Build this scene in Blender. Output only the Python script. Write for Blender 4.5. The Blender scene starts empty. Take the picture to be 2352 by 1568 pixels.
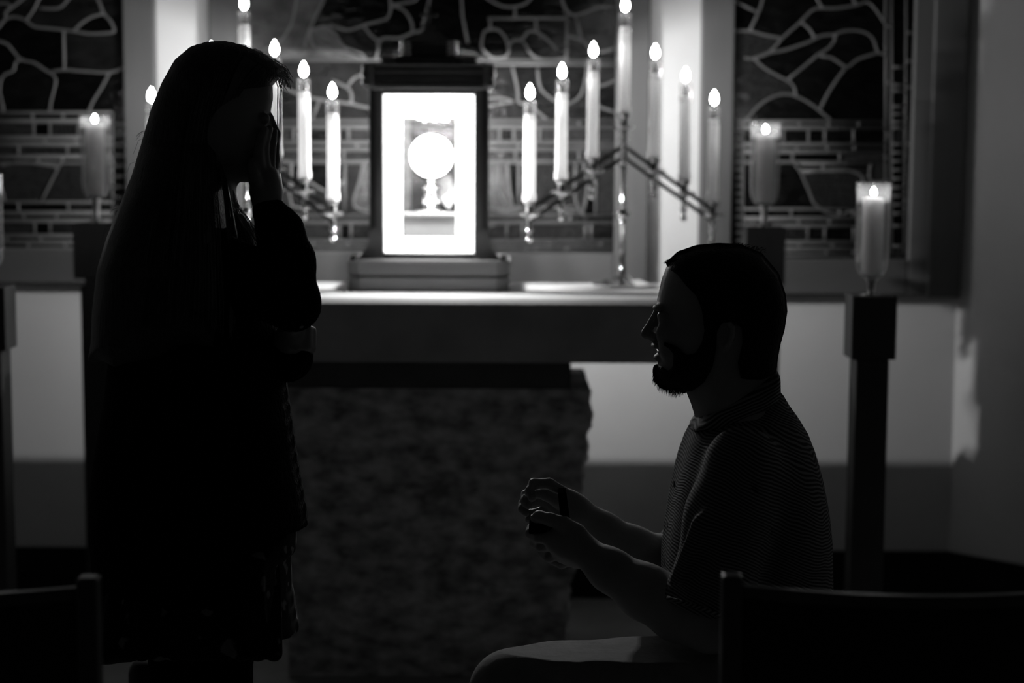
import bpy, bmesh, math, random
import numpy as np
from mathutils import Vector, Matrix, noise

# ------------------------------------------------------------------ camera, world, exposure
SC = bpy.context.scene
COL = SC.collection
F = 4000.0; TILT = math.radians(6.19); ROLL = math.radians(0.27); CAMZ = 1.40
cam_data = bpy.data.cameras.new('camera'); cam = bpy.data.objects.new('camera', cam_data)
COL.objects.link(cam); SC.camera = cam
cam_data.sensor_width = 36.0; cam_data.lens = F/2352*36.0
cam_data.clip_start = 0.05; cam_data.clip_end = 60
cam_data.dof.use_dof = True; cam_data.dof.focus_distance = 3.0; cam_data.dof.aperture_fstop = 2.5
RM = Matrix.Rotation(math.pi/2 - TILT, 3, 'X') @ Matrix.Rotation(ROLL, 3, 'Z')
cam.matrix_world = Matrix.Translation((0, 0, CAMZ)) @ RM.to_4x4()

world = bpy.data.worlds.new('world'); SC.world = world; world.use_nodes = True
world.node_tree.nodes['Background'].inputs[0].default_value = (1, 1, 1, 1)
world.node_tree.nodes['Background'].inputs[1].default_value = 0.014
SC.view_settings.view_transform = 'Standard'; SC.view_settings.look = 'None'
SC.view_settings.gamma = 1.0; SC.view_settings.use_curve_mapping = False
SC.view_settings.exposure = 0.0

FLAME = 62.0      # radiance of a candle flame
JAR_FLAME = 260.0
LAMP = 9000.0    # three halogen capsules inside the shrine
FRAME_GLOW = 4.5        # glow added to the white frame inside the shrine, no lamp of its own

def P(px, py, D):
    d = RM @ Vector(((px-1176)/F, -(py-784)/F, -1.0))
    s = D/d.y
    return Vector((d.x*s, D, CAMZ + d.z*s))
def PXZ(px, py, D):
    p = P(px, py, D); return (p.x, p.z)
def V(*a): return Vector(a)
PI = math.pi
random.seed(7)

# ------------------------------------------------------------------ materials
def mat(name, g=0.5, rough=0.6, metal=0.0, spec=0.4, bump=0.0, bscale=40.0, var=0.0, vscale=8.0, stretch=None, emit=0.0, detail=4.0):
    m = bpy.data.materials.new(name); m.use_nodes = True
    nt = m.node_tree; b = nt.nodes['Principled BSDF']
    b.inputs['Roughness'].default_value = rough; b.inputs['Metallic'].default_value = metal
    b.inputs['Specular IOR Level'].default_value = spec
    b.inputs['Base Color'].default_value = (g, g, g, 1)
    tc = nt.nodes.new('ShaderNodeTexCoord'); mp = nt.nodes.new('ShaderNodeMapping')
    nt.links.new(tc.outputs['Object'], mp.inputs['Vector'])
    if stretch: mp.inputs['Scale'].default_value = stretch
    if var > 0:
        n = nt.nodes.new('ShaderNodeTexNoise'); n.inputs['Scale'].default_value = vscale; n.inputs['Detail'].default_value = detail
        nt.links.new(mp.outputs[0], n.inputs['Vector'])
        r = nt.nodes.new('ShaderNodeMapRange')
        r.inputs['From Min'].default_value = 0.3; r.inputs['From Max'].default_value = 0.7
        r.inputs['To Min'].default_value = g*(1-var); r.inputs['To Max'].default_value = g*(1+var)
        nt.links.new(n.outputs['Fac'], r.inputs['Value']); nt.links.new(r.outputs[0], b.inputs['Base Color'])
    if bump > 0:
        n2 = nt.nodes.new('ShaderNodeTexNoise'); n2.inputs['Scale'].default_value = bscale; n2.inputs['Detail'].default_value = 5
        nt.links.new(mp.outputs[0], n2.inputs['Vector'])
        bp = nt.nodes.new('ShaderNodeBump'); bp.inputs['Strength'].default_value = bump; bp.inputs['Distance'].default_value = 0.01
        nt.links.new(n2.outputs['Fac'], bp.inputs['Height']); nt.links.new(bp.outputs[0], b.inputs['Normal'])
    if emit > 0:
        b.inputs['Emission Color'].default_value = (1, 1, 1, 1); b.inputs['Emission Strength'].default_value = emit
    return m

def glass_mat(name, tint=0.93, rough=0.03, edge=0.85, haze=0.035):
    m = bpy.data.materials.new(name); m.use_nodes = True
    nt = m.node_tree; nt.nodes.clear()
    o = nt.nodes.new('ShaderNodeOutputMaterial'); mx = nt.nodes.new('ShaderNodeMixShader')
    t = nt.nodes.new('ShaderNodeBsdfTransparent'); t.inputs[0].default_value = (tint, tint, tint, 1)
    g = nt.nodes.new('ShaderNodeBsdfGlossy'); g.inputs['Roughness'].default_value = rough
    fr = nt.nodes.new('ShaderNodeLayerWeight'); fr.inputs[0].default_value = 0.5
    pw = nt.nodes.new('ShaderNodeMath'); pw.operation = 'POWER'; pw.inputs[1].default_value = 2.6
    ma = nt.nodes.new('ShaderNodeMath'); ma.operation = 'MULTIPLY_ADD'; ma.inputs[1].default_value = edge; ma.inputs[2].default_value = 0.03
    nt.links.new(fr.outputs['Facing'], pw.inputs[0]); nt.links.new(pw.outputs[0], ma.inputs[0]); nt.links.new(ma.outputs[0], mx.inputs[0]); nt.links.new(t.outputs[0], mx.inputs[1]); nt.links.new(g.outputs[0], mx.inputs[2])
    if haze > 0:    # translucent share added so candlelit glass glows a little
        d = nt.nodes.new('ShaderNodeBsdfTranslucent'); d.inputs[0].default_value = (.9, .9, .9, 1); m2 = nt.nodes.new('ShaderNodeMixShader'); m2.inputs[0].default_value = haze
        nt.links.new(mx.outputs[0], m2.inputs[1]); nt.links.new(d.outputs[0], m2.inputs[2]); nt.links.new(m2.outputs[0], o.inputs[0])
    else: nt.links.new(mx.outputs[0], o.inputs[0])
    return m

def wax_mat(name, g=0.92, tr=0.55):
    m = bpy.data.materials.new(name); m.use_nodes = True
    nt = m.node_tree; nt.nodes.clear()
    o = nt.nodes.new('ShaderNodeOutputMaterial'); mx = nt.nodes.new('ShaderNodeMixShader'); mx.inputs[0].default_value = tr
    d = nt.nodes.new('ShaderNodeBsdfDiffuse'); d.inputs[0].default_value = (g, g, g, 1)
    t = nt.nodes.new('ShaderNodeBsdfTranslucent'); t.inputs[0].default_value = (g, g, g, 1)
    nt.links.new(d.outputs[0], mx.inputs[1]); nt.links.new(t.outputs[0], mx.inputs[2]); nt.links.new(mx.outputs[0], o.inputs[0])
    return m

def stripe_mat(name, g1, g2, pitch, vec, rough=0.85):
    """woven shirt cloth: fine ribs printed along a direction"""
    m = bpy.data.materials.new(name); m.use_nodes = True
    nt = m.node_tree; b = nt.nodes['Principled BSDF']; b.inputs['Roughness'].default_value = rough
    b.inputs['Specular IOR Level'].default_value = 0.15
    tc = nt.nodes.new('ShaderNodeTexCoord')
    dt = nt.nodes.new('ShaderNodeVectorMath'); dt.operation = 'DOT_PRODUCT'; dt.inputs[1].default_value = vec
    nt.links.new(tc.outputs['Object'], dt.inputs[0])
    n = nt.nodes.new('ShaderNodeTexNoise'); n.inputs['Scale'].default_value = 9; nt.links.new(tc.outputs['Object'], n.inputs['Vector'])
    a = nt.nodes.new('ShaderNodeMath'); a.operation = 'MULTIPLY_ADD'; a.inputs[1].default_value = 0.03
    nt.links.new(n.outputs['Fac'], a.inputs[0]); nt.links.new(dt.outputs['Value'], a.inputs[2])
    s = nt.nodes.new('ShaderNodeMath'); s.operation = 'MULTIPLY'; s.inputs[1].default_value = 2*PI/pitch
    nt.links.new(a.outputs[0], s.inputs[0])
    sn = nt.nodes.new('ShaderNodeMath'); sn.operation = 'SINE'; nt.links.new(s.outputs[0], sn.inputs[0])
    r = nt.nodes.new('ShaderNodeMapRange'); r.inputs['From Min'].default_value = -0.4; r.inputs['From Max'].default_value = 0.6
    r.inputs['To Min'].default_value = g1; r.inputs['To Max'].default_value = g2
    nt.links.new(sn.outputs[0], r.inputs['Value']); nt.links.new(r.outputs[0], b.inputs['Base Color'])
    bp = nt.nodes.new('ShaderNodeBump'); bp.inputs['Strength'].default_value = 0.4; bp.inputs['Distance'].default_value = 0.001
    nt.links.new(sn.outputs[0], bp.inputs['Height']); nt.links.new(bp.outputs[0], b.inputs['Normal'])
    return m

def pane_mat(name, g, rough=0.17, bump=0.5, bscale=25, checks=False, var=0.5):
    m = mat(name, g, rough, spec=0.2, bump=bump, bscale=bscale, var=var, vscale=14, stretch=(1, 1, 2.2))
    if checks:
        nt = m.node_tree; b = nt.nodes['Principled BSDF']
        tc = nt.nodes.new('ShaderNodeTexCoord'); v = nt.nodes.new('ShaderNodeTexVoronoi'); v.inputs['Scale'].default_value = 75
        v.feature = 'DISTANCE_TO_EDGE'; v.inputs['Randomness'].default_value = 0.55
        nt.links.new(tc.outputs['Object'], v.inputs['Vector'])
        r = nt.nodes.new('ShaderNodeMapRange'); r.inputs['From Min'].default_value = 0.12; r.inputs['From Max'].default_value = 0.22
        r.inputs['To Min'].default_value = 0.022; r.inputs['To Max'].default_value = g*0.6
        nt.links.new(v.outputs['Distance'], r.inputs['Value'])
        nt.links.new(r.outputs[0], b.inputs['Base Color'])
    return m

M = {}
M['plaster'] = mat('wall_plaster', 0.66, 0.9, spec=0.1, bump=0.05, bscale=60, var=0.03, vscale=3)
M['ceiling'] = mat('ceiling_plaster', 0.15, 0.95, spec=0.1, var=0.03)
M['floor'] = mat('stone_floor', 0.22, 0.55, spec=0.3, bump=0.1, bscale=20, var=0.25, vscale=5)
M['base'] = mat('black_baseboard', 0.012, 0.6, spec=0.15, var=0.3)
M['frame'] = mat('oak_frame', 0.10, 0.55, spec=0.3, bump=0.05, bscale=30, var=0.22, vscale=6, stretch=(1, 1, 0.15))
M['frame_h'] = mat('oak_rail', 0.10, 0.6, spec=0.2, bump=0.03, bscale=30, var=0.12, vscale=6, stretch=(0.15, 1, 1))
M['lead'] = mat('lead_came', 0.115, 0.45, spec=0.4, bump=0.1, bscale=90, var=0.15)
M['backing'] = mat('panel_backing', 0.04, 0.7, spec=0.2, var=0.2)
M['pane_a'] = pane_mat('black_glass', 0.002)
M['pane_b'] = pane_mat('dark_glass', 0.004)
M['pane_c'] = pane_mat('grey_glass', 0.008)
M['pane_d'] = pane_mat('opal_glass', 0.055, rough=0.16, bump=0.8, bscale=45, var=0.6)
M['pane_e'] = pane_mat('pebbled_glass', 0.012, checks=True)
M['stone'] = mat('altar_stone', 0.36, 0.6, spec=0.3, bump=0.15, bscale=30, var=0.18, vscale=6)
M['stonetop'] = mat('altar_top_stone', 0.55, 0.3, spec=0.4, var=0.08)
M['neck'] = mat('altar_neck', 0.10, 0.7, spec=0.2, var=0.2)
M['rough'] = mat('rough_hewn_stone', 0.42, 0.9, spec=0.2, bump=1.0, bscale=38, var=0.55, vscale=26, stretch=(0.7, 1, 1.2))  # strong tone mottling put in for light and shade on the relief
M['brass'] = mat('polished_brass', 0.72, 0.11, metal=1.0, var=0.1, vscale=30)
M['darkbrass'] = mat('darkened_brass', 0.10, 0.3, metal=1.0, var=0.2, vscale=30)
M['wood'] = mat('shrine_wood', 0.15, 0.5, spec=0.35, bump=0.05, bscale=30, var=0.25, vscale=7, stretch=(0.2, 1, 1))
M['darkwood'] = mat('dark_stained_wood', 0.06, 0.45, spec=0.35, var=0.3, vscale=8, stretch=(1, 1, 0.2))
M['standwood'] = mat('stand_wood', 0.05, 0.55, spec=0.3, var=0.3, vscale=8, stretch=(1, 1, 0.2))
M['chairwood'] = mat('chair_wood', 0.035, 0.35, spec=0.5, var=0.3, vscale=9, stretch=(1, 1, 0.2))
M['chairpanel'] = mat('chair_back_panel', 0.010, 0.6, spec=0.2, var=0.2)
M['wax'] = wax_mat('candle_wax', .95, .6)
M['jarwax'] = wax_mat('jar_candle_wax', 0.7, 0.4)
M['glass'] = glass_mat('clear_glass'); M['shrineglass'] = glass_mat('shrine_glass', 0.97, edge=0.3, haze=0)
M['flame'] = mat('flame', 0.5, emit=FLAME); M['jarflame'] = mat('jar_flame', 0.5, emit=JAR_FLAME)
M['lamp'] = mat('lamp_tube', 0.8, emit=LAMP); M['glowframe'] = mat('glowing_white_frame', 0.8, emit=FRAME_GLOW)
M['wick'] = mat('wick', 0.01, 0.9)
M['host'] = mat('white_wafer', 0.8, 0.6); M['linen'] = mat('linen', 0.5, 0.9, bump=0.6, bscale=25, var=0.3)
M['skin'] = mat('skin', 0.27, 0.55, spec=0.3, bump=0.06, bscale=120, var=0.08, vscale=20)
M['skinw'] = mat('skin_woman', 0.20, 0.5, spec=0.3, bump=0.03, bscale=120, var=0.06, vscale=20)
M['nail'] = mat('nail', 0.3, 0.25, spec=0.6, var=0.05)
M['eye'] = mat('eye', 0.25, 0.1, spec=0.6, var=0.2)
M['teeth'] = mat('teeth', 0.55, 0.3, spec=0.5, var=0.05)
M['manhair'] = mat('short_dark_hair', 0.006, 0.7, spec=0.1, bump=0.6, bscale=200, var=0.3, vscale=40)
M['strand'] = mat('hair_strand', 0.03, 0.55, spec=0.3, var=0.3)
M['longhair'] = mat('long_hair', 0.022, 0.5, spec=0.3, bump=0.5, bscale=60, var=0.5, vscale=25, stretch=(6, 6, 0.5))
M['longstrand'] = mat('long_hair_strand', 0.22, 0.45, spec=0.4, var=0.3)  # far paler than the hair mass, rim light put into the colour
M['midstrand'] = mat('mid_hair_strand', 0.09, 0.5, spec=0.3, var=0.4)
M['cardigan'] = mat('fuzzy_black_knit', 0.004, 0.95, spec=0.03, bump=0.8, bscale=120, var=0.3, vscale=60)
M['trousers'] = mat('trouser_cloth', 0.19, 0.85, spec=0.15, bump=0.15, bscale=90, var=0.12, vscale=30)
M['tights'] = mat('black_tights', 0.003, 0.9, spec=0.02, var=0.2)
M['boot'] = mat('black_boot', 0.006, 0.5, spec=0.3, var=0.2)
M['box'] = mat('ring_box_black', 0.003, 1.0, spec=0.0, var=0.2)
M['silver'] = mat('ring_metal', 0.8, 0.1, metal=1.0, var=0.05)
M['shirt'] = stripe_mat('striped_shirt', 0.03, 0.20, 0.0052, (0.42, 0.0, 0.907))
M['collar'] = stripe_mat('striped_collar', 0.03, 0.24, 0.0058, (-0.45, 0.0, 0.89))
m = mat('floral_dress', 0.008, 0.8, spec=0.1); nt = m.node_tree
tc = nt.nodes.new('ShaderNodeTexCoord'); v = nt.nodes.new('ShaderNodeTexVoronoi'); v.inputs['Scale'].default_value = 22
n = nt.nodes.new('ShaderNodeTexNoise'); n.inputs['Scale'].default_value = 30
mxv = nt.nodes.new('ShaderNodeVectorMath'); mxv.operation = 'MULTIPLY_ADD'; mxv.inputs[1].default_value = (.06, .06, .06)
nt.links.new(tc.outputs['Object'], n.inputs['Vector']); nt.links.new(n.outputs['Color'], mxv.inputs[0]); nt.links.new(tc.outputs['Object'], mxv.inputs[2])
nt.links.new(mxv.outputs[0], v.inputs['Vector'])
r = nt.nodes.new('ShaderNodeMapRange'); r.inputs['From Min'].default_value = 0.22; r.inputs['From Max'].default_value = 0.3
r.inputs['To Min'].default_value = 0.16; r.inputs['To Max'].default_value = 0.006
nt.links.new(v.outputs['Distance'], r.inputs['Value']); nt.links.new(r.outputs[0], nt.nodes['Principled BSDF'].inputs['Base Color'])
M['dress'] = m

# ------------------------------------------------------------------ object helpers
def mesh_obj(name, vs, fs, m, parent=None, loc=(0, 0, 0), smooth=False):
    """vs in world space; a child is stored relative to its parent's position"""
    base = Vector(loc)
    if parent is not None: base = world_loc(parent)
    bx, by, bz = base
    me = bpy.data.meshes.new(name)
    if isinstance(vs, np.ndarray):
        vs = (vs - np.array([bx, by, bz])).tolist()
    else:
        vs = [(p[0]-bx, p[1]-by, p[2]-bz) for p in vs]
    if isinstance(fs, np.ndarray): fs = fs.tolist()
    me.from_pydata(vs, [], fs); me.materials.append(m)
    if smooth: me.polygons.foreach_set('use_smooth', [True]*len(me.polygons))
    me.update()
    o = bpy.data.objects.new(name, me); COL.objects.link(o)
    if parent is not None: o.parent = parent
    else: o.location = base
    return o
def world_loc(o):
    l = Vector((0, 0, 0))
    while o is not None: l = l + Vector(o.location); o = o.parent
    return l
def bm_obj(name, bm, m, parent=None, loc=(0, 0, 0), smooth=False, flat_angle=None):
    bmesh.ops.recalc_face_normals(bm, faces=bm.faces)
    bm.verts.index_update()
    vs = [tuple(v.co) for v in bm.verts]; fs = [[v.index for v in f.verts] for f in bm.faces]
    o = mesh_obj(name, vs, fs, m, parent, loc, smooth)
    bm.free()
    if smooth and flat_angle:
        o.data.set_sharp_from_angle(angle=math.radians(flat_angle))
    return o
def tag(o, label=None, cat=None, group=None, kind=None):
    if label: o['label'] = label
    if cat: o['category'] = cat
    if group: o['group'] = group
    if kind: o['kind'] = kind
    return o
def thing(name, label, cat, loc, group=None):
    o = bpy.data.objects.new(name, None); COL.objects.link(o); o.location = loc; o.empty_display_size = 0.05
    return tag(o, label, cat, group)
def copy_tree(o, parent=None):
    c = o.copy(); COL.objects.link(c)
    if parent is not None: c.parent = parent
    for ch in list(o.children): copy_tree(ch, c)
    return c

def box(bm, x0, x1, y0, y1, z0, z1, bev=0.0, seg=1):
    vs = [bm.verts.new((x, y, z)) for x in (x0, x1) for y in (y0, y1) for z in (z0, z1)]
    fs = [(0, 1, 3, 2), (4, 6, 7, 5), (0, 4, 5, 1), (2, 3, 7, 6), (0, 2, 6, 4), (1, 5, 7, 3)]
    faces = [bm.faces.new([vs[i] for i in f]) for f in fs]
    if bev > 0:
        ed = list({e for f in faces for e in f.edges})
        bmesh.ops.bevel(bm, geom=ed, offset=bev, segments=seg, affect='EDGES', profile=0.5)
def prism(bm, pts, z0, z1, scale_top=1.0, c=None):
    """pts: list of (x,y)"""
    if c is None: c = (sum(p[0] for p in pts)/len(pts), sum(p[1] for p in pts)/len(pts))
    lo = [bm.verts.new((x, y, z0)) for x, y in pts]
    hi = [bm.verts.new((c[0]+(x-c[0])*scale_top, c[1]+(y-c[1])*scale_top, z1)) for x, y in pts]
    n = len(pts)
    bm.faces.new(lo[::-1]); bm.faces.new(hi)
    for i in range(n): bm.faces.new((lo[i], lo[(i+1) % n], hi[(i+1) % n], hi[i]))
def prism_y(bm, pts, y0, y1):
    """pts: (x,z) outline extruded in depth"""
    a = [bm.verts.new((x, y0, z)) for x, z in pts]; b = [bm.verts.new((x, y1, z)) for x, z in pts]
    n = len(pts); bm.faces.new(a); bm.faces.new(b[::-1])
    for i in range(n): bm.faces.new((a[i], b[i], b[(i+1) % n], a[(i+1) % n]))
def lathe(bm, prof, cx, cy, seg=28, cz=0.0):
    """prof: list of (r, z)"""
    rings = []
    for r, z in prof:
        if r <= 1e-6: rings.append([bm.verts.new((cx, cy, cz+z))])
        else: rings.append([bm.verts.new((cx+r*math.cos(2*PI*i/seg), cy+r*math.sin(2*PI*i/seg), cz+z)) for i in range(seg)])
    for a, b in zip(rings, rings[1:]):
        if len(a) == 1 and len(b) == 1: continue
        for i in range(seg):
            j = (i+1) % seg
            if len(a) == 1: bm.faces.new((a[0], b[j], b[i]))
            elif len(b) == 1: bm.faces.new((a[i], a[j], b[0]))
            else: bm.faces.new((a[i], a[j], b[j], b[i]))
def tube(bm, pts, rad, seg=8, cap=True):
    pts = [Vector(p) for p in pts]; n = len(pts)
    rings = []; up = None
    for i, p in enumerate(pts):
        t = (pts[min(i+1, n-1)] - pts[max(i-1, 0)])
        if t.length < 1e-9: t = Vector((0, 0, 1))
        t.normalize()
        if up is None:
            up = t.orthogonal().normalized()
        up = (up - t*up.dot(t))
        if up.length < 1e-6: up = t.orthogonal()
        up.normalize(); sd = t.cross(up)
        r = rad[i] if isinstance(rad, (list, tuple)) else rad
        rings.append([bm.verts.new(p + (up*math.cos(2*PI*k/seg) + sd*math.sin(2*PI*k/seg))*r) for k in range(seg)])
    for a, b in zip(rings, rings[1:]):
        for k in range(seg):
            j = (k+1) % seg; bm.faces.new((a[k], a[j], b[j], b[k]))
    if cap: bm.faces.new(rings[0][::-1]); bm.faces.new(rings[-1])

# ------------------------------------------------------------------ room
DW = 5.40                                        # back wall
cl = P(1176, 1258, DW)                           # reference
XR = P(2182, 1160, DW).x; XL = -1.86             # corners of the shallow apse
H = 3.1
def wall(name, a, b, z0=0, z1=H, th=0.12):
    """a,b: (x,y) of the inner face; thickness goes away from the room (to the left of a->b)"""
    a = Vector(a); b = Vector(b); d = (b-a).normalized(); n = Vector((-d.y, d.x))*th
    bm = bmesh.new(); prism(bm, [tuple(a), tuple(b), tuple(b+n), tuple(a+n)], z0, z1)
    o = bm_obj(name, bm, M['plaster']); o['kind'] = 'structure'; return o
XR2 = XR+1.0; XL2 = XL-1.0; YC = DW-1.0; YF = -2.6
wall('wall_back', (XL, DW), (XR, DW))
wall('wall_right_angled', (XR, DW), (XR2, YC)); wall('wall_left_angled', (XL2, YC), (XL, DW))
wall('wall_right', (XR2, YC), (XR2, YF)); wall('wall_left', (XL2, YF), (XL2, YC))
bm = bmesh.new(); box(bm, XL2-.12, XR2+.12, YF, DW+.12, -0.08, 0.0); bm_obj('floor', bm, M['floor'])['kind'] = 'structure'
bm = bmesh.new(); box(bm, XL2-.12, XR2+.12, YF, DW+.12, H, H+.08); bm_obj('ceiling', bm, M['ceiling'])['kind'] = 'structure'
BH = 0.155
def baseboard(name, a, b):
    a = Vector(a); b = Vector(b); d = (b-a).normalized(); n = Vector((d.y, -d.x))*0.012
    bm = bmesh.new(); prism(bm, [tuple(a), tuple(a+n), tuple(b+n), tuple(b)], 0, BH)
    bm_obj(name, bm, M['base'])['kind'] = 'structure'
baseboard('baseboard_back', (XL, DW), (XR, DW)); baseboard('baseboard_right_angled', (XR, DW), (XR2, YC))
baseboard('baseboard_left_angled', (XL2, YC), (XL, DW)); baseboard('baseboard_right', (XR2, YC), (XR2, YF)); baseboard('baseboard_left', (XL2, YF), (XL2, YC))

# ------------------------------------------------------------------ leaded glass windows
DM = 5.386
def tri_area(p): return 0.5*sum(p[i][0]*p[(i+1) % len(p)][1]-p[(i+1) % len(p)][0]*p[i][1] for i in range(len(p)))
def dp(pts, eps):
    if len(pts) < 3: return pts
    a = np.array(pts[0], float); b = np.array(pts[-1], float); q = np.array(pts, float); ab = b-a; L = np.hypot(*ab)
    if L < 1e-9: d = np.hypot(*(q-a).T)
    else: d = np.abs(ab[0]*(q[:, 1]-a[1]) - ab[1]*(q[:, 0]-a[0]))/L
    i = int(d.argmax())
    if d[i] < eps: return [pts[0], pts[-1]]
    return dp(pts[:i+1], eps)[:-1] + dp(pts[i:], eps)
def smoothline(l, n=3):
    if len(l) < 3: return l
    out = []
    P_ = [l[0]] + list(l) + [l[-1]]
    for i in range(1, len(P_)-2):
        p0, p1, p2, p3 = [np.array(P_[k], float) for k in (i-1, i, i+1, i+2)]
        for t in np.linspace(0, 1, n, endpoint=False):
            out.append(tuple(0.5*((2*p1)+(-p0+p2)*t+(2*p0-5*p1+4*p2-p3)*t*t+(-p0+3*p1-3*p2+p3)*t**3)))
    out.append(tuple(l[-1])); return out
def window(idx, outer, inner, lines, label, light, skip=None, step=None, lw=3.5):
    """outer/inner: (x0,y0,x1,y1) in picture pixels measured at mid height; lines traced from the picture"""
    X0, Z1 = PXZ(outer[0], 300, DM)[0], PXZ(1176, outer[1], DM)[1]; X1, Z0 = PXZ(outer[2], 300, DM)[0], PXZ(1176, outer[3], DM)[1]
    x0, z1 = PXZ(inner[0], 300, DM)[0], PXZ(1176, inner[1], DM)[1]; x1, z0 = PXZ(inner[2], 300, DM)[0], PXZ(1176, inner[3], DM)[1]
    w = bpy.data.objects.new('window_%d' % idx, None); COL.objects.link(w); w.location = ((X0+X1)/2, DW, Z0); w['kind'] = 'structure'; w['label'] = label
    yf = DM-0.022
    for nm, b_, mm in (('frame_stile', (X0, x0, Z0, Z1), 'frame'), ('frame_stile', (x1, X1, Z0, Z1), 'frame'),
                   ('frame_rail', (x0, x1, Z0, z0), 'frame_h'), ('frame_rail', (x0, x1, z1, Z1), 'frame_h')):
        bm = bmesh.new(); box(bm, b_[0], b_[1], yf, DW-.001, b_[2], b_[3], 0.004, 1); bm_obj(nm, bm, M[mm], w)
    if step is not None:
        xs = PXZ(step, 300, DM)[0]
        bm = bmesh.new(); box(bm, xs, X1+.004, yf-.012, yf+.002, Z0-.004, Z1, 0.004); bm_obj('frame_moulding', bm, M['frame'], w)
    bm = bmesh.new(); box(bm, x0, x1, DM+.006, DW-.002, z0, z1); bm_obj('backing_board', bm, M['backing'], w)
    # rasterise the lead lines, one pane per enclosed cell
    cs = 2.0; sk = (DM/F)   # metres per pixel
    W = int((x1-x0)/sk/cs)+1; Hh = int((z1-z0)/sk/cs)+1
    Dm = np.full((Hh, W), 1e3, np.float32)
    gx = x0 + (np.arange(W)+.5)*cs*sk; gz = z0 + (np.arange(Hh)+.5)*cs*sk
    wl = []
    for l in lines:
        l = smoothline(l) if len(l) > 2 else l
        q = [PXZ(a, b, DM) for a, b in l]; wl.append(q)
        for (ax, az), (bx_, bz) in zip(q, q[1:]):
            m_ = 12*sk
            i0, i1 = np.searchsorted(gx, [min(ax, bx_)-m_, max(ax, bx_)+m_]); j0, j1 = np.searchsorted(gz, [min(az, bz)-m_, max(az, bz)+m_])
            if i1 <= i0 or j1 <= j0: continue
            GX, GZ = np.meshgrid(gx[i0:i1], gz[j0:j1]); dx, dz = bx_-ax, bz-az
            t = np.clip(((GX-ax)*dx+(GZ-az)*dz)/max(dx*dx+dz*dz, 1e-12), 0, 1)
            dd = np.hypot(GX-ax-t*dx, GZ-az-t*dz)/sk
            Dm[j0:j1, i0:i1] = np.minimum(Dm[j0:j1, i0:i1], dd)
    free = Dm > lw
    free[0, :] = free[-1, :] = False; free[:, 0] = free[:, -1] = False
    lab = np.zeros((Hh, W), np.int32); cur = 0; fl = free.tolist()
    for j in range(Hh):
        for i in range(W):
            if fl[j][i] and lab[j, i] == 0:
                cur += 1; st = [(j, i)]; lab[j, i] = cur
                while st:
                    a, b = st.pop()
                    for c, d in ((a+1, b), (a-1, b), (a, b+1), (a, b-1)):
                        if fl[c][d] and lab[c, d] == 0: lab[c, d] = cur; st.append((c, d))
    rnd = random.Random(idx*11)
    for k in range(1, cur+1):
        cells = np.argwhere(lab == k)
        if len(cells) < 9: continue
        cset = set(map(tuple, cells.tolist())); nxt = {}
        for (j, i) in cset:
            if (j-1, i) not in cset: nxt.setdefault((i, j), []).append((i+1, j))
            if (j, i+1) not in cset: nxt.setdefault((i+1, j), []).append((i+1, j+1))
            if (j+1, i) not in cset: nxt.setdefault((i+1, j+1), []).append((i, j+1))
            if (j, i-1) not in cset: nxt.setdefault((i, j+1), []).append((i, j))
        best = None
        while nxt:
            s = next(iter(nxt)); loop = [s]; c = s
            while True:
                n_ = nxt[c].pop()
                if not nxt[c]: del nxt[c]
                if n_ == s: break
                loop.append(n_); c = n_
            if best is None or abs(tri_area(loop)) > abs(tri_area(best)): best = loop
        lp = np.array(best, float)
        for _ in range(2): lp = (np.roll(lp, 1, 0)+2*lp+np.roll(lp, -1, 0))/4
        far = int(np.hypot(*(lp-lp[0]).T).argmax())
        lpl = [tuple(p) for p in lp]
        poly = dp(lpl[:far+1], .55)[:-1] + dp(lpl[far:]+[lpl[0]], .55)[:-1]
        if len(poly) < 3: continue
        pts = [(x0+a*cs*sk, z0+b*cs*sk) for a, b in poly]
        cx, cz = np.mean([p[0] for p in pts]), np.mean([p[1] for p in pts])
        ppx = cells[:, 1].mean()*cs, cells[:, 0].mean()*cs
        area = len(cells)*cs*cs
        sh = 'pane_'+rnd.choice('aabbc')
        hgt = (max(p[1] for p in pts)-min(p[1] for p in pts))/sk
        zlow = (cz-z0)/sk
        if zlow < 320 and area > 700 and rnd.random() < .55: sh = 'pane_e'
        if zlow < 320 and area < 700: sh = 'pane_'+rnd.choice('abbcd' if idx == 2 else 'aabc')
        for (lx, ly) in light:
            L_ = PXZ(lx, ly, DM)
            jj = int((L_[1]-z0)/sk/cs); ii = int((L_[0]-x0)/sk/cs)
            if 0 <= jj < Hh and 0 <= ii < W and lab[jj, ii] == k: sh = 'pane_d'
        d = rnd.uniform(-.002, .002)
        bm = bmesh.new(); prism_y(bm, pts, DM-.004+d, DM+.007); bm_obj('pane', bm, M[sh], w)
    bm = bmesh.new()
    for q in wl:
        q = [(min(max(a, x0), x1), min(max(b, z0), z1)) for a, b in q]
        pts = [(a, DM-.003, b) for a, b in q]
        pts = [p for i, p in enumerate(pts) if i == 0 or (Vector(p)-Vector(pts[i-1])).length > 1e-4]
        if len(pts) > 1: tube(bm, pts, 0.0042, 6)
    o = bm_obj('lead_came', bm, M['lead'], w, smooth=True); o['kind'] = 'stuff'
    return w

def S(scale, ox, oy, *ls): return [[(ox+x/scale, oy+y/scale) for x, y in l] for l in ls]
def brick(y0, y1, xs, x0, x1):
    """a course of glass blocks between two horizontals (pixels)"""
    return [[(x0, y0), (x1, y0)], [(x0, y1), (x1, y1)]] + [[(x, y0), (x, y1)] for x in xs]

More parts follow.
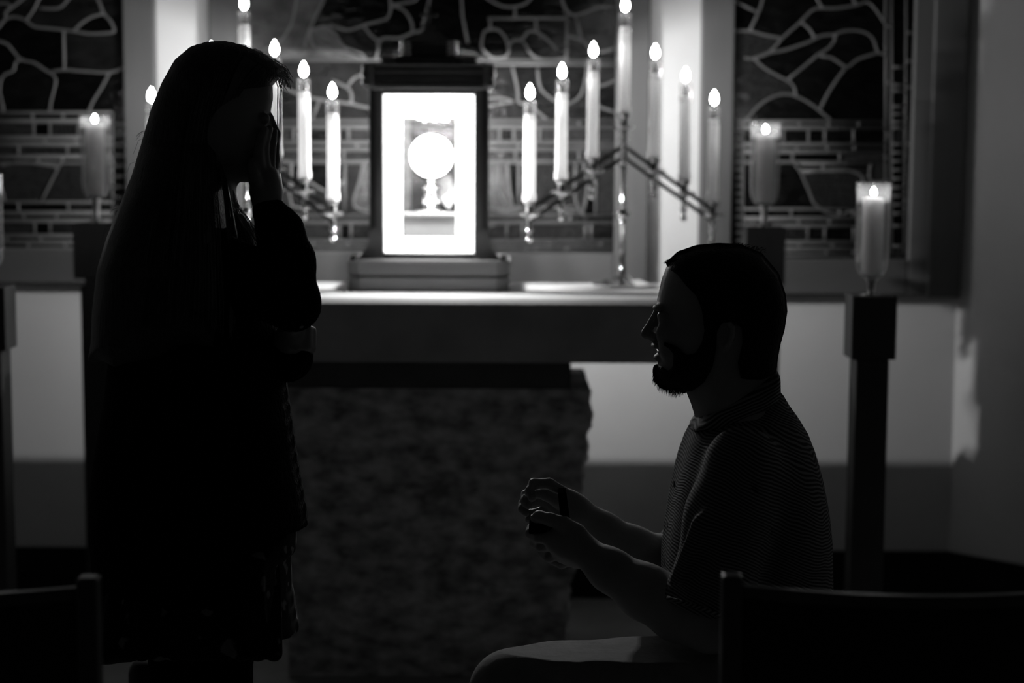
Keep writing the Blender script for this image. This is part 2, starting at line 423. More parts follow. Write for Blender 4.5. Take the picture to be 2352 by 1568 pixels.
L1 = S(2.528, 0, 0,
 [(-20, 170), (0, 150), (40, 105), (100, 100), (150, 120), (200, 155), (300, 165), (420, 180), (520, 195), (640, 190), (665, 175), (640, 120), (600, 75), (580, 20), (540, -60)],
 [(150, 120), (200, 50), (260, -80)], [(-20, 18), (40, 20), (60, 40), (30, 80), (40, 105)], [(30, 70), (80, 35), (200, -60)],
 [(220, 45), (310, 50), (370, 30), (430, -60)], [(430, 178), (480, 130), (540, 95), (600, 80)], [(370, 175), (372, 260), (375, 405)],
 [(-20, 236), (40, 255), (80, 300), (120, 345), (200, 365), (260, 405), (315, 440), (325, 480), (300, 580), (290, 652)],
 [(120, 345), (90, 365), (80, 410), (30, 430), (5, 470), (0, 540), (15, 600), (20, 652)],
 [(300, 415), (375, 405), (500, 415), (640, 420), (725, 390)], [(635, 425), (590, 510), (540, 590), (515, 652)],
 [(0, 962), (60, 947), (140, 942), (240, 955), (330, 970)], [(370, 915), (310, 1030), (240, 1170)], [(0, 1060), (30, 1172)],
 [(655, 652), (655, 1448)])
L1 += brick(258.5, 276, [75, 145], -160, 257) + brick(280, 314, [20-60, 78, 115, 180, 258], -160, 257) + brick(318, 329, [103, 175], -160, 257) + brick(333, 358, [43, 155, 215, -60], -160, 257)
L1 += brick(362, 374, [88, -30], -160, 257) + [[(130, 374), (257, 374)]]
L1 += brick(464, 487, [43, 157, -50, 215], -160, 257) + brick(491, 505, [55, 130, -40], -160, 257) + brick(509, 540, [80, 116, 190, -30, -70], -160, 257) + brick(543, 555, [16, 94, 180, -90], -160, 257) + brick(558, 571, [65, 150, -20], -160, 257)
L1 += [[(259, y), (287, y)] for y in range(285, 570, 24)]
L1 += [[(-160, -40), (-90, 20), (-60, 90), (0, 60)], [(-60, 90), (-110, 170), (-60, 256)], [(-160, 120), (-100, 150)], [(-100, -150), (-40, -60), (40, -90), (150, -60), (290, -100)], [(100, -250), (80, -160), (40, -90)], [(200, -250), (190, -150), (150, -60)]]
window(1, (-239, -260, 362, 655), (-150, -200, 289, 575), L1, 'leaded glass window behind the standing woman, its panes nearly black', [(-999, 0)])

c = S(2.178, 560, 0,
 [(285, -100), (265, 0), (240, 120), (180, 210), (100, 250)], [(420, -100), (400, 0), (370, 60), (330, 150), (300, 240)],
 [(430, 120), (520, 150), (600, 125), (680, 105), (720, 90), (735, 40), (725, -60)],
 [(735, 25), (800, 15), (860, 0), (900, -60)], [(735, 25), (800, 50), (840, 110), (850, 160), (905, 145)],
 [(600, 130), (640, 180), (675, 215), (660, 300)], [(675, 215), (700, 190), (780, 190), (850, 160)],
 [(330, 150), (345, 220), (400, 255), (470, 255), (550, 280), (610, 302)], [(330, 160), (400, 130), (440, 150), (500, 230), (590, 270), (612, 302)], [(370, 175), (440, 200), (520, 250)],
 [(440, 400), (520, 440), (540, 480), (545, 520), (630, 540)], [(520, 430), (560, 385), (620, 375)], [(180, 430), (300, 480), (400, 500), (545, 520)], [(380, 500), (340, 600)],
 [(600, 820), (575, 920), (550, 1030), (640, 1065)], [(180, 815), (240, 820), (240, 1030), (430, 1030), (480, 1085)], [(180, 960), (300, 900), (420, 960), (505, 900)])
c += S(2.178, 1120, 0,
 [(-80, -60), (20, 5), (80, 32), (140, 32), (200, 10), (250, -60)], [(137, 30), (137, 92)], [(0, 92), (395, 92)], [(240, 92), (245, 160)], [(12, 92), (12, 150)],
 [(-20, 160), (0, 150), (50, 150), (90, 190), (105, 250), (90, 285), (30, 290), (0, 270), (-30, 235), (-20, 160)],
 [(105, 230), (130, 200), (170, 200), (200, 160), (245, 160), (300, 200), (345, 245)], [(180, 210), (210, 260), (250, 292), (320, 300), (395, 290)],
 [(365, -60), (375, 10), (400, 60), (440, 75), (490, 60), (545, 40), (640, 30)], [(395, 60), (395, 322)], [(0, 322), (640, 322)], [(395, 180), (470, 200), (540, 260), (640, 240)], [(440, 75), (470, 200)],
 [(125, 335), (150, 450), (155, 510), (190, 520)], [(-40, 495), (70, 490), (130, 510)], [(-40, 545), (60, 520), (130, 510)],
 [(190, 520), (250, 560), (300, 600)], [(250, 340), (270, 450), (380, 520), (470, 470), (500, 322)], [(380, 520), (400, 600)], [(490, 400), (560, 430), (640, 400)], [(530, 420), (540, 520), (640, 560)],
 [(100, 815), (110, 950), (130, 1040)], [(60, 830), (50, 940), (100, 1040)], [(155, 815), (155, 1040)], [(440, 815), (440, 1000), (490, 1090)], [(280, 1035), (450, 1035)], [(480, 815), (500, 930), (480, 1060)], [(540, 815), (540, 1080)],
 [(0, 1040), (90, 1060), (130, 1040), (280, 1035)], [(0, 960), (60, 940)], [(-20, 1150), (60, 1110)])
c += [[(560, 138), (1415, 138)], [(1340, 148), (1415, 148)]]
XA, XB = 560, 1420
c += brick(277, 289, [700, 880, 1225, 1330], XA, XB) + brick(294, 326, [620, 675, 778, 800, 1148, 1180, 1240, 1358], XA, XB) + brick(330, 341, [640, 820, 1190, 1300], XA, XB) + brick(345, 370, [600, 790, 1184, 1330], XA, XB) + [[(XA, 374), (XB, 374)], [(792, 376), (792, 486)]]
c += brick(495, 509, [640, 770, 1210, 1310], XA, XB) + brick(513, 552, [600, 690, 771, 780, 806, 1164, 1200, 1345, 1358], XA, XB) + brick(556, 565, [720, 800, 1262, 1380], XA, XB) + brick(568, 577, [660, 1210, 1230, 1300], XA, XB)
c += [[(560, -250), (640, -160), (760, -140), (980, -190)], [(760, -140), (740, -60), (800, -30), (960, -70)], [(980, -190), (990, -30), (970, 60)], [(990, -30), (1090, -90), (1060, 0), (1075, 100)], [(1090, -90), (1250, -140), (1415, -100)], [(640, -160), (610, -60)]]
window(2, (485, -260, 1490, 655), (562, -200, 1413, 580), c, 'wide central leaded glass window behind the lit shrine', [(660, 60), (735, 90), (770, 110), (1360, 300), (1160, 440), (1150, 470), (1210, 110), (1385, 120)])

R = S(2.178, 1600, 0,
 [(150, -30), (190, 5), (305, 60)], [(350, -80), (330, 0), (310, 60), (265, 155)], [(180, 155), (265, 155), (340, 175), (430, 190)],
 [(285, 292), (360, 265), (430, 190), (520, 110), (580, 50), (630, 40), (700, 40), (800, 25), (850, 10), (890, 40), (945, 120)], [(630, 40), (605, 0), (560, -90)], [(800, 20), (785, 0), (740, -90)],
 [(520, 110), (560, 140), (595, 197)], [(240, 290), (285, 292), (360, 265), (440, 250), (560, 210), (620, 180), (685, 175), (690, 200), (660, 240), (600, 280), (540, 330), (460, 395)],
 [(285, 292), (340, 340), (400, 375), (460, 405), (490, 440), (495, 478)], [(685, 175), (740, 155), (820, 155), (880, 190), (905, 260), (945, 270)],
 [(620, 280), (680, 290), (750, 335), (800, 300), (870, 275), (905, 265)], [(750, 335), (700, 400), (650, 480), (620, 545)],
 [(245, 605), (310, 530), (380, 485), (450, 470), (520, 490), (600, 540), (675, 605)],
 [(945, -300), (945, 905)], [(975, -300), (975, 1270)], [(1050, -300), (1040, 1270)], [(232, 610), (232, 1275)],
 [(490, 820), (520, 860), (560, 950), (600, 1030), (700, 1075), (790, 1050), (850, 1045)], [(540, 865), (640, 850), (740, 850), (800, 865), (835, 900), (840, 1045)], [(870, 815), (870, 905), (975, 905)])
R += brick(279, 291, [1836, 1903, 1972], 1690, 2034) + brick(295, 330, [1857, 1894, 1898-98, 1960], 1708, 2034) + brick(334, 346, [1830, 1900, 1962], 1708, 2034) + brick(350, 372, [1820, 1928, 1770], 1708, 2034)
R += brick(376, 392, [1890], 1838, 2000) + brick(480, 500, [1817, 1928, 1960, 1760], 1708, 2040) + brick(504, 517, [1834, 1905, 2000], 1708, 2040) + brick(520, 555, [1855, 1894, 1960, 2010], 1708, 2040) + brick(559, 570, [1836, 1912, 1990], 1708, 2046) + brick(574, 586, [1898, 1960], 1708, 2046)
R += [[(2048, y), (2080, y)] for y in (154, 195, 208, 244, 262, 280, 293, 331, 350, 370, 390, 410, 430, 450, 470, 490, 519, 565)]
R += [[(1690, y), (1706, y)] for y in range(300, 580, 18)]
R += [[(2034, y), (2048, y)] for y in (60, 190, 310, 420)] + [[(2082, y), (2096, y)] for y in (75, 140, 200, 330, 460)]
R += [[(1682, -100), (1750, -70), (1850, -40), (1950, -80), (2034, -50)], [(1850, -40), (1860, -200)]]
window(3, (1607, -260, 2208, 672), (1682, -200, 2091, 590), R, 'leaded glass window behind the kneeling man and the two jar candles', [(-999, 0)], step=2134)

# ------------------------------------------------------------------ altar
ZT = 1.020; DF = 4.52; DB = 5.094
XE0, XE1 = P(300, 690, DF).x, P(1668, 690, DF).x
altar = thing('altar', 'stone altar with a thick slab top on a rough-hewn tapering block', 'altar', ((XE0+XE1)/2, 4.8, 0))
zsb = P(985, 832, DF).z
bm = bmesh.new(); box(bm, XE0, XE1, DF+.001, DB, zsb, ZT-.012)
bm_obj('altar_slab', bm, M['stone'], altar)
bm = bmesh.new()
lo = [(XE0, DF), (XE1, DF), (XE1, DB), (XE0, DB)]
a = [bm.verts.new((x, y, ZT-.012)) for x, y in lo]
hi = [(XE0+.008, DF+.012), (XE1-.008, DF+.012), (XE1-.008, DB), (XE0+.008, DB)]
b = [bm.verts.new((x, y, ZT)) for x, y in hi]
bm.faces.new(a[::-1]); bm.faces.new(b)
for i in range(4): bm.faces.new((a[i], a[(i+1) % 4], b[(i+1) % 4], b[i]))
bm_obj('altar_top', bm, M['stonetop'], altar)
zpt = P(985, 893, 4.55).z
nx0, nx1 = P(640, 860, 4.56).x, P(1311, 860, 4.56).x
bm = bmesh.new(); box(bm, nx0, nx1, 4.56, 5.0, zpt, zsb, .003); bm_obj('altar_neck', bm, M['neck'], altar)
# rough block: displaced grid sheets on front and sides, tapering towards the floor
xc = P(978, 1200, 4.55).x
def halfw(z):
    t = z/zpt
    return .368 + (.437-.368)*t**1.3
bm = bmesh.new()
N1, N2 = 96, 90
per = []
def ring(z, k):
    hw = halfw(z); pts = []
    for i in range(N1+1): pts.append((xc-hw+2*hw*i/N1, 4.555, (0, -1)))
    for i in range(1, 25): pts.append((xc+hw, 4.555+.45*i/24, (1, 0)))
    for i in range(1, 25): pts.append((xc+hw-2*hw*i/24, 5.005, (0, 1)))
    for i in range(1, 24): pts.append((xc-hw, 5.005-.45*i/24, (-1, 0)))
    out = []
    for x, y, n_ in pts:
        edge = 0.0 if k in (0,) or z > zpt-.004 else 1.0
        fade = min(1, (zpt-z)/.07)
        d = noise.fractal(Vector((x*14, z*22, y*14)), 1.0, 2.0, 4)*.013 + noise.noise(Vector((x*4, z*5, y*4)))*.007
        d = d*edge*(.35+.65*fade)
        if z > zpt-.03: d -= .002
        out.append(bm.verts.new((x+n_[0]*d*1.6, y+n_[1]*d, z)))
    return out
rings = []
for k in range(N2+1): rings.append(ring(zpt*k/N2, k))
for a, b in zip(rings, rings[1:]):
    n = len(a)
    for i in range(n): bm.faces.new((a[i], a[(i+1) % n], b[(i+1) % n], b[i]))
bm.faces.new(rings[-1]); bm.faces.new(rings[0][::-1])
bm_obj('altar_block', bm, M['rough'], altar, smooth=True, flat_angle=50)

# ------------------------------------------------------------------ lit shrine on the altar
DS = 4.80
cxs = P(985, 400, DS).x
sh = thing('altar_shrine', 'dark wooden shrine with cornice, cross on top and glowing interior standing on the altar', 'shrine', (cxs, 4.9, ZT))
def zat(py, D): return P(985, py, D).z
def hw_(px, D): return px*D/F
def octo(hw, y0, y1, ch): return [(cxs-hw+ch, y0), (cxs+hw-ch, y0), (cxs+hw, y0+ch), (cxs+hw, y1), (cxs-hw, y1), (cxs-hw, y0+ch)]
D0 = 4.745
bm = bmesh.new(); prism(bm, octo(hw_(187, D0), D0, 5.05, .035), ZT, zat(638, D0)); bm_obj('lower_plinth', bm, M['wood'], sh)
bm = bmesh.new(); prism(bm, octo(hw_(180, D0), D0+.012, 5.04, .035), zat(638, D0), zat(632, D0)); bm_obj('plinth_groove', bm, M['darkwood'], sh)
bm = bmesh.new(); prism(bm, octo(hw_(188, D0), D0, 5.05, .035), zat(632, D0), zat(602, D0), 1.0)
prism(bm, octo(hw_(184, D0), D0+.004, 5.046, .035), zat(602, D0), zat(598, D0), .985); bm_obj('upper_plinth', bm, M['wood'], sh)
zb = zat(599, D0)
# body posts
zc = zat(205, DS); bw = hw_(122, DS)
for s in (-1, 1):
    for (ya, yb) in ((DS, DS+.022),):
        bm = bmesh.new()
        xo = cxs+s*bw; xi = cxs+s*hw_(105, DS)
        box(bm, min(xo, xi), max(xo, xi), ya, yb, zb, zc, .002)
        bm_obj('corner_post', bm, M['wood'] if ya == DS else M['darkwood'], sh)
    bm = bmesh.new(); xo = cxs+s*hw_(137, DS); xi = cxs+s*hw_(122, DS)
    box(bm, min(xo, xi), max(xo, xi), DS+.004, DS+.03, zat(535, DS), zc, .002); bm_obj('side_pilaster', bm, M['darkwood'], sh)
    # concave scroll brackets at the foot
    pts = []
    for t in np.linspace(0, 1, 12):
        ang = t*PI/2
        pts.append((122+15+38*(1-math.cos(ang))*1.0, 535+58*math.sin(ang)))
    poly = [(105, 600), (105, 530), (128, 522)] + pts + [(172, 600)]
    pl = [(cxs+s*hw_(a, DS), zat(b, DS)) for a, b in poly]
    bm = bmesh.new(); prism_y(bm, pl, DS-.002, DS+.02); bm_obj('scroll_bracket', bm, M['wood'], sh)
    bm = bmesh.new(); a0, a1 = sorted((cxs+s*hw_(163, DS), cxs+s*hw_(180, DS)))
    box(bm, a0, a1, DS-.02, DS+.05, zb, zb+.011, .002); bm_obj('bracket_foot', bm, M['brass'] , sh)
    bm = bmesh.new(); xs_ = cxs+s*hw_(112, DS); box(bm, xs_-.0012, xs_+.0012, DS+.023, 5.017, zat(584, DS), zc); bm_obj('side_glass', bm, M['shrineglass'], sh)
bm = bmesh.new(); box(bm, cxs-hw_(111, DS), cxs+hw_(111, DS), 5.018, 5.0204, zat(584, DS), zc); bm_obj('rear_glass', bm, M['shrineglass'], sh)
bm = bmesh.new(); box(bm, cxs-hw_(104, DS), cxs+hw_(104, DS), DS+.002, 5.02, zb, zat(583, DS), .001); bm_obj('bottom_rail', bm, M['darkwood'], sh)
bm = bmesh.new(); box(bm, cxs-hw_(104, DS), cxs+hw_(104, DS), DS+.002, DS+.02, zat(215, DS), zc); bm_obj('top_rail', bm, M['darkwood'], sh)
bm = bmesh.new(); box(bm, cxs-bw, cxs+bw, DS, 5.022, zc, zc+.006); bm_obj('box_roof_board', bm, M['wood'], sh)
# cornice
for nm, (h, ya, yb, mtn) in (('cornice_moulding', (140, 205, 192, 'wood')), ('cornice_frieze', (134, 192, 168, 'darkwood')), ('cornice_band', (142, 168, 152, 'darkwood')), ('cornice_cap', (150, 152, 147, 'wood')), ('roof_tier', (108, 147, 130, 'darkwood')), ('roof_block', (60, 130, 98, 'darkwood'))):
    bm = bmesh.new(); e = hw_(h, DS)
    box(bm, cxs-e, cxs+e, DS-.010-(h-108)*.0002, 5.03, zat(ya, DS), zat(yb, DS), .003); bm_obj(nm, bm, M[mtn], sh)
for s in (-1, 1):
    bm = bmesh.new(); e = [cxs+s*hw_(126, DS), cxs+s*hw_(148, DS)]
    box(bm, min(e), max(e), DS-.03, DS+.03, zat(200, DS), zat(150, DS), .003); bm_obj('cornice_corner', bm, M['wood'], sh)
    bm = bmesh.new(); x_ = cxs+s*hw_(143, DS)
    lathe(bm, [(0, 0), (.006, .002), (.011, .01), (.006, .018), (.008, .022), (.013, .031), (.008, .041), (.010, .046), (.007, .054), (0, .058)], x_, DS-.022, 16, zat(198, DS)); bm_obj('corner_turning', bm, M['darkbrass'], sh, smooth=True)
    x_ = cxs+s*hw_(52, DS)
    for q in range(4):
        bm = bmesh.new(); z_ = zat(128, DS)+q*.0105
        lathe(bm, [(0, 0), (.013, 0.0005), (.0195, .0045), (.013, .0095), (0, .01)], x_, DS+.01, 20, z_); bm_obj('finial_ring', bm, M['brass'], sh, smooth=True)
    bm = bmesh.new(); e = sorted((cxs+s*hw_(75, DS), cxs+s*hw_(108, DS)))
    box(bm, e[0], e[1], DS-.012, DS+.06, zat(146, DS), zat(130, DS), .002); bm_obj('roof_ledge_lit', bm, M['wood'], sh)  # lighter wood stands in for light falling on the tier's ledge
bm = bmesh.new()
pl = [(cxs-hw_(58, DS), zat(98, DS)), (cxs+hw_(58, DS), zat(98, DS)), (cxs+hw_(16, DS), zat(72, DS)), (cxs+hw_(6, DS), zat(64, DS)), (cxs-hw_(6, DS), zat(64, DS)), (cxs-hw_(16, DS), zat(72, DS))]
prism_y(bm, pl, DS-.004, 5.0); bm_obj('gable', bm, M['darkwood'], sh)
bm = bmesh.new(); box(bm, cxs-.0045, cxs+.0045, DS+.004, DS+.012, zat(66, DS), zat(12, DS), .001)
box(bm, cxs-hw_(20, DS), cxs+hw_(20, DS), DS+.003, DS+.013, zat(37, DS), zat(30, DS), .001)
box(bm, cxs-hw_(12, DS), cxs+hw_(12, DS), DS+.003, DS+.013, zat(64, DS), zat(59, DS), .001); bm_obj('cross', bm, M['darkbrass'], sh)
# white frame with its brightness put in as emission, lamp, rear glass
ya, yb = DS+.012, DS+.020
ho, hi_ = hw_(103, DS), hw_(62, DS)
for nm, (a, b, c_, d) in (('glow_frame', (-ho, ho, zat(270, DS), zat(217, DS))), ('glow_frame', (-ho, ho, zat(580, DS), zat(545, DS))), ('glow_frame', (-ho, -hi_, zat(545, DS), zat(270, DS))), ('glow_frame', (hi_, ho, zat(545, DS), zat(270, DS)))):
    bm = bmesh.new(); box(bm, cxs+a, cxs+b, ya, yb, c_, d); bm_obj(nm, bm, M['glowframe'], sh)
bm = bmesh.new(); box(bm, cxs-ho, cxs+ho, DS+.004, DS+.006, zat(581, DS), zat(216, DS)); bm_obj('front_glass', bm, M['shrineglass'], sh)
for dx_ in (-.03, 0, .03):
    bm = bmesh.new(); bmesh.ops.create_icosphere(bm, subdivisions=2, radius=.007, matrix=Matrix.Translation((cxs+dx_, 4.842, 1.500))); bm_obj('lamp_bulb', bm, M['lamp'], sh, smooth=True)
# monstrance
DMn = 4.955
mo = thing('monstrance', 'round monstrance with a bright white disc on a flared foot inside the shrine', 'monstrance', (cxs, DMn, zat(545, DS)+.004))
zr = zat(583, DS)
rs = bmesh.new(); box(rs, cxs-hw_(62, DMn), cxs+hw_(62, DMn), DMn-.06, DMn+.06, zr, zat(497, DMn), .002)
box(rs, cxs-hw_(63, DMn), cxs+hw_(63, DMn), DMn-.064, DMn+.062, zat(497, DMn), zat(488, DMn), .002)
bm_obj('display_riser', rs, M['wood'], sh)
z0_ = zat(488, DMn); mo.location.z = z0_
zdisc = zat(358, DMn)
bm = bmesh.new(); lathe(bm, [(0, 0), (.060, 0), (.060, .005), (.052, .010), (.038, .026), (.027, .046), (.023, .060), (.030, .064), (.030, .072), (.016, .080), (.012, zdisc-z0_-.064)], cxs, DMn, 32, z0_)
bm_obj('foot', bm, M['brass'], mo, smooth=True)
def disc_y(bm, r, y0, y1, cz, seg=48, rin=0.0):
    if rin == 0:
        prism_y(bm, [(cxs+r*math.cos(2*PI*i/seg), cz+r*math.sin(2*PI*i/seg)) for i in range(seg)], y0, y1)
    else:
        V_ = [[bm.verts.new((cxs+rr*math.cos(2*PI*i/seg), yy, cz+rr*math.sin(2*PI*i/seg))) for i in range(seg)] for rr, yy in ((r, y0), (r, y1), (rin, y1), (rin, y0))]
        for q in range(4):
            A, B = V_[q], V_[(q+1) % 4]
            for i in range(seg): bm.faces.new((A[i], A[(i+1) % seg], B[(i+1) % seg], B[i]))
bm = bmesh.new(); disc_y(bm, .060, DMn-.004, DMn+.004, zdisc); bm_obj('wafer_disc', bm, M['host'], mo)
bm = bmesh.new(); disc_y(bm, .0655, DMn-.007, DMn+.007, zdisc, rin=.060); bm_obj('disc_rim', bm, M['brass'], mo)
# folded white linen behind it
bm = bmesh.new(); bmesh.ops.create_icosphere(bm, subdivisions=4, radius=1)
for v in bm.verts:
    n_ = noise.fractal(v.co*2.2, 1, 2, 3)
    v.co = Vector((cxs+.032+v.co.x*(.036+.010*n_), 5.0+v.co.y*.016, z0_+.052+v.co.z*(.052+.014*n_)))
o = bm_obj('folded_linen', bm, M['linen'], None, (cxs+.03, 5.0, z0_), smooth=True); tag(o, 'crumpled white linen behind the monstrance foot inside the shrine', 'cloth')

# ------------------------------------------------------------------ candelabra and tapers
DC = 4.99; K = DC/F
def flame_bm(r, h, cx=0, cy=0, cz=0):
    bm = bmesh.new(); prof = []
    for t in np.linspace(0, 1, 9):
        prof.append((r*math.sin(PI*t**0.72)**0.9 if 0 < t < 1 else 0, h*t))
    lathe(bm, prof, cx, cy, 10, cz); return bm
cand = thing('taper_candle', 'x', 'candle', (0, 0, 0))
bm = bmesh.new(); lathe(bm, [(0, 0), (.0185, 0), (.0185, .02), (.0165, .024), (.0160, .235), (.013, .242), (0, .242)], 0, 0, 20); bm_obj('wax_shaft', bm, M['wax'], cand, smooth=True, flat_angle=40)
bm = bmesh.new(); lathe(bm, [(.0165, .225), (.0185, .226), (.0172, .262), (.0185, .278), (.0165, .278), (.0155, .262), (.0165, .226)], 0, 0, 20); bm_obj('glass_follower', bm, M['glass'], cand, smooth=True)
bm = bmesh.new(); lathe(bm, [(0, .240), (.0055, .240), (.0045, .272), (.0012, .276), (.001, .288), (0, .288)], 0, 0, 10); bm_obj('wick', bm, M['wick'], cand, smooth=True)
bm_obj('flame', flame_bm(.0105, .042, cz=.284), M['flame'], cand, smooth=True)
ordn = ['first', 'second', 'third', 'fourth, topmost,', 'fifth', 'sixth', 'seventh']
def candelabrum(px, pxs, yaw, who, first):
    """px: stem x; builds a seven-branched stand; 71 px pitch and 50 px rise per branch"""
    x0 = P(px, 400, DC).x
    t = thing('candelabrum', 'seven-branched brass candelabrum with V-shaped double arms standing on the altar %s' % who, 'candelabrum', (x0, DC, ZT), 'candelabra on the altar')
    zt = lambda y: P(985, y, DC).z
    bm = bmesh.new(); oc = [(x0+.088*math.cos(PI/8+i*PI/4)*1.05, DC+.085*math.sin(PI/8+i*PI/4)) for i in range(8)]
    prism(bm, oc, ZT, ZT+.006); prism(bm, oc, ZT+.006, ZT+.020, .55); bm_obj('foot', bm, M['brass'], t)
    bm = bmesh.new(); prof = [(0, .018), (.03, .019), (.018, .030), (.010, .036), (.017, .044), (.010, .052), (.0085, .06)]
    zk = zt(488)-ZT
    prof += [(.0085, zk-.03), (.013, zk-.026), (.010, zk-.018), (.021, zk-.006), (.021, zk+.004), (.010, zk+.014), (.013, zk+.020), (.008, zk+.026)]
    zz = zt(375)-ZT
    prof += [(.008, zz-.02), (.012, zz-.012), (.009, zz)]
    zz2 = zt(300)-ZT
    nb = 6
    for i in range(nb):
        z_ = zz+(zz2-zz)*(i+.5)/nb; hh = (zz2-zz)/nb
        prof += [(.009, z_-hh*.5), (.0145, z_-hh*.15), (.0145, z_+hh*.15)]
    prof += [(.008, zz2), (.022, zz2+.006), (.030, zz2+.012), (.030, zz2+.015), (.008, zz2+.013)]
    zs = zt(258)-ZT
    prof += [(.011, zz2+.02), (.014, zs-.012), (.0185, zs-.008), (.0185, zs+.004), (.013, zs+.004), (.013, zs), (0, zs)]
    bm2 = bmesh.new(); lathe(bm2, prof, x0, DC, 24, ZT); bm_obj('stem', bm2, M['brass'], t, smooth=True, flat_angle=60); bm.free()
    Dk = lambda k: DC + yaw*k/3*.12
    for s in (-1, 1):
        e = 3*s
        for dy in (0, 26):
            bm = bmesh.new()
            a = P(px+s*8, 340+dy, DC); q = P(pxs[3+e]-s*1, 482+dy, Dk(e)); a.x = x0+s*8*K
            a.y += .001
            tube(bm, [a, q], .0062, 8); bm_obj('arm_bar', bm, M['darkbrass'], t, smooth=True, flat_angle=50)
        for k in (1, 2, 3):
            D_ = Dk(k*s); zt = lambda y: P(985, y, D_).z
            xb = P(pxs[3+k*s], 440, D_).x; yb_ = 305+50*k; zb_ = zt(yb_+42)
            bm = bmesh.new(); bt = zt(yb_+102)
            L = zb_-bt
            pr = [(0, 0), (.006, .003), (.0115, .011), (.006, .019), (.007, L*.38), (.0115, L*.50), (.0065, L*.60), (.0095, L*.72), (.006, L*.85), (.010, L-.002), (.030, L+.004), (.034, L+.009), (.034, L+.012), (.010, L+.008)]
            zs_ = zt(yb_+8)-bt
            pr += [(.0115, L+.014), (.0125, zs_-.012), (.0185, zs_-.006), (.0185, zs_+.004), (.0135, zs_+.004), (.0135, zs_), (0, zs_)]
            lathe(bm, pr, xb, D_-.001, 24, bt); bm_obj('branch_socket', bm, M['brass'], t, smooth=True, flat_angle=60)
    for i, k in enumerate((-3, -2, -1, 0, 1, 2, 3)):
        c_ = cand if first and i == 0 else copy_tree(cand)
        D_ = Dk(k); zc_ = P(985, 258 if k == 0 else 305+50*abs(k)+8, D_).z+.0005
        c_.location = (x0 if k == 0 else P(pxs[3+k], 440, D_).x, D_-(.001 if k else 0), zc_)
        c_.rotation_euler = (0, 0, random.uniform(0, 6))
        tag(c_, 'lit white taper candle, %s from the left on the candelabrum %s' % (ordn[i], who), 'candle', 'taper candles on the candelabra')
    return t
candelabrum(1432, [1216, 1289, 1360, 1432, 1501, 1571, 1637], 1, 'beside the kneeling man', True)
candelabrum(565, [352, 419, 490, 565, 634, 700, 765], -1, 'behind the standing woman', False)

# ------------------------------------------------------------------ jar candles on wooden stands
def jar_stand(px, ytop_block, yblock_bot, D, wblock, wpost, ytop_glass, lab_s, lab_c, neckgap=False, level=.78):
    x0 = P(px, ytop_block, D).x; zt_ = P(px, ytop_block, D).z; zbb = P(px, yblock_bot, D).z
    k = D/F; hb = wblock*k/2; hp = wpost*k/2; dep = .10
    t = thing('candle_stand', lab_s, 'candle stand', (x0, D+dep/2, 0), 'wooden candle stands along the apse wall')
    bm = bmesh.new(); box(bm, x0-hb, x0+hb, D, D+dep, zbb, zt_, .002); bm_obj('head_block', bm, M['standwood'], t)
    zn = zbb
    if neckgap:
        bm = bmesh.new(); box(bm, x0-hp*.7, x0+hp*.7, D+.01, D+dep-.01, zbb-.022, zbb); bm_obj('neck', bm, M['darkwood'], t); zn = zbb-.022
    bm = bmesh.new(); box(bm, x0-hp, x0+hp, D+.006, D+dep-.006, .03, zn, .002); bm_obj('post', bm, M['standwood'], t)
    bm = bmesh.new(); box(bm, x0-.14, x0+.14, D+dep/2-.14, D+dep/2+.14, 0, .03, .004); bm_obj('base_plate', bm, M['darkwood'], t)
    cy = D+dep/2; r = .0425; zg = P(px, ytop_glass, D).z; hgl = .240; z1 = zg-hgl
    bm = bmesh.new(); lathe(bm, [(0, 0), (.026, 0), (.026, .004), (.010, .008), (.0105, z1-zt_-.010), (.016, z1-zt_-.004), (.016, z1-zt_), (0, z1-zt_)], x0, cy, 20, zt_)
    bm_obj('brass_spigot', bm, M['brass'], t, smooth=True, flat_angle=50)
    c = thing('jar_candle', lab_c, 'candle', (x0, cy, z1), 'jar candles on the wooden stands')
    bm = bmesh.new(); lathe(bm, [(.0, .0), (.016, .0), (.030, .008), (.0395, .026), (r, .05), (r, .155), (r-.001, .165), (r, .175), (r-.0005, .21), (r+.001, .222), (r, .232), (r+.0015, hgl), (r-.001, hgl), (r-.0025, .2), (r-.0025, .05), (.037, .028), (.028, .011), (.0, .004)], x0, cy, 36, z1)
    bm_obj('glass_jar', bm, M['glass'], c, smooth=True)
    zw = hgl*level
    bm = bmesh.new(); lathe(bm, [(0, .006), (.024, .010), (.027, .028), (.027, zw-.004), (.025, zw), (.012, zw-.003), (0, zw-.004)], x0, cy, 28, z1); bm_obj('wax_body', bm, M['jarwax'], c, smooth=True, flat_angle=50)
    bm = bmesh.new(); tube(bm, [(x0, cy, z1+zw-.004), (x0+.001, cy, z1+zw+.008)], .0012, 6); bm_obj('wick', bm, M['wick'], c)
    bm_obj('flame', flame_bm(.0065, .022, x0, cy, z1+zw+.005), M['jarflame'], c, smooth=True)
jar_stand(1760, 521, 655, 5.02, 90, 74, 281, 'square wooden candle stand behind the kneeling man\'s head', 'lit jar candle in a glass cylinder just above the kneeling man\'s head', level=.86)
jar_stand(213, 512, 640, 5.05, 94, 66, 265, 'square wooden candle stand with a recessed neck behind the standing woman\'s back', 'lit jar candle in a glass cylinder behind the standing woman', True, level=.9)
jar_stand(2010, 681, 826, 4.34, 104, 76, 420, 'tall dark wooden candle stand standing in front of the angled apse wall', 'lit jar candle in a glass cylinder nearest the angled apse wall', level=.84)
jar_stand(-42, 660, 805, 4.36, 104, 76, 400, 'wooden candle stand cut by the picture edge, only the side of its head block showing', 'jar candle on the candle stand that is cut by the picture edge', level=.84)

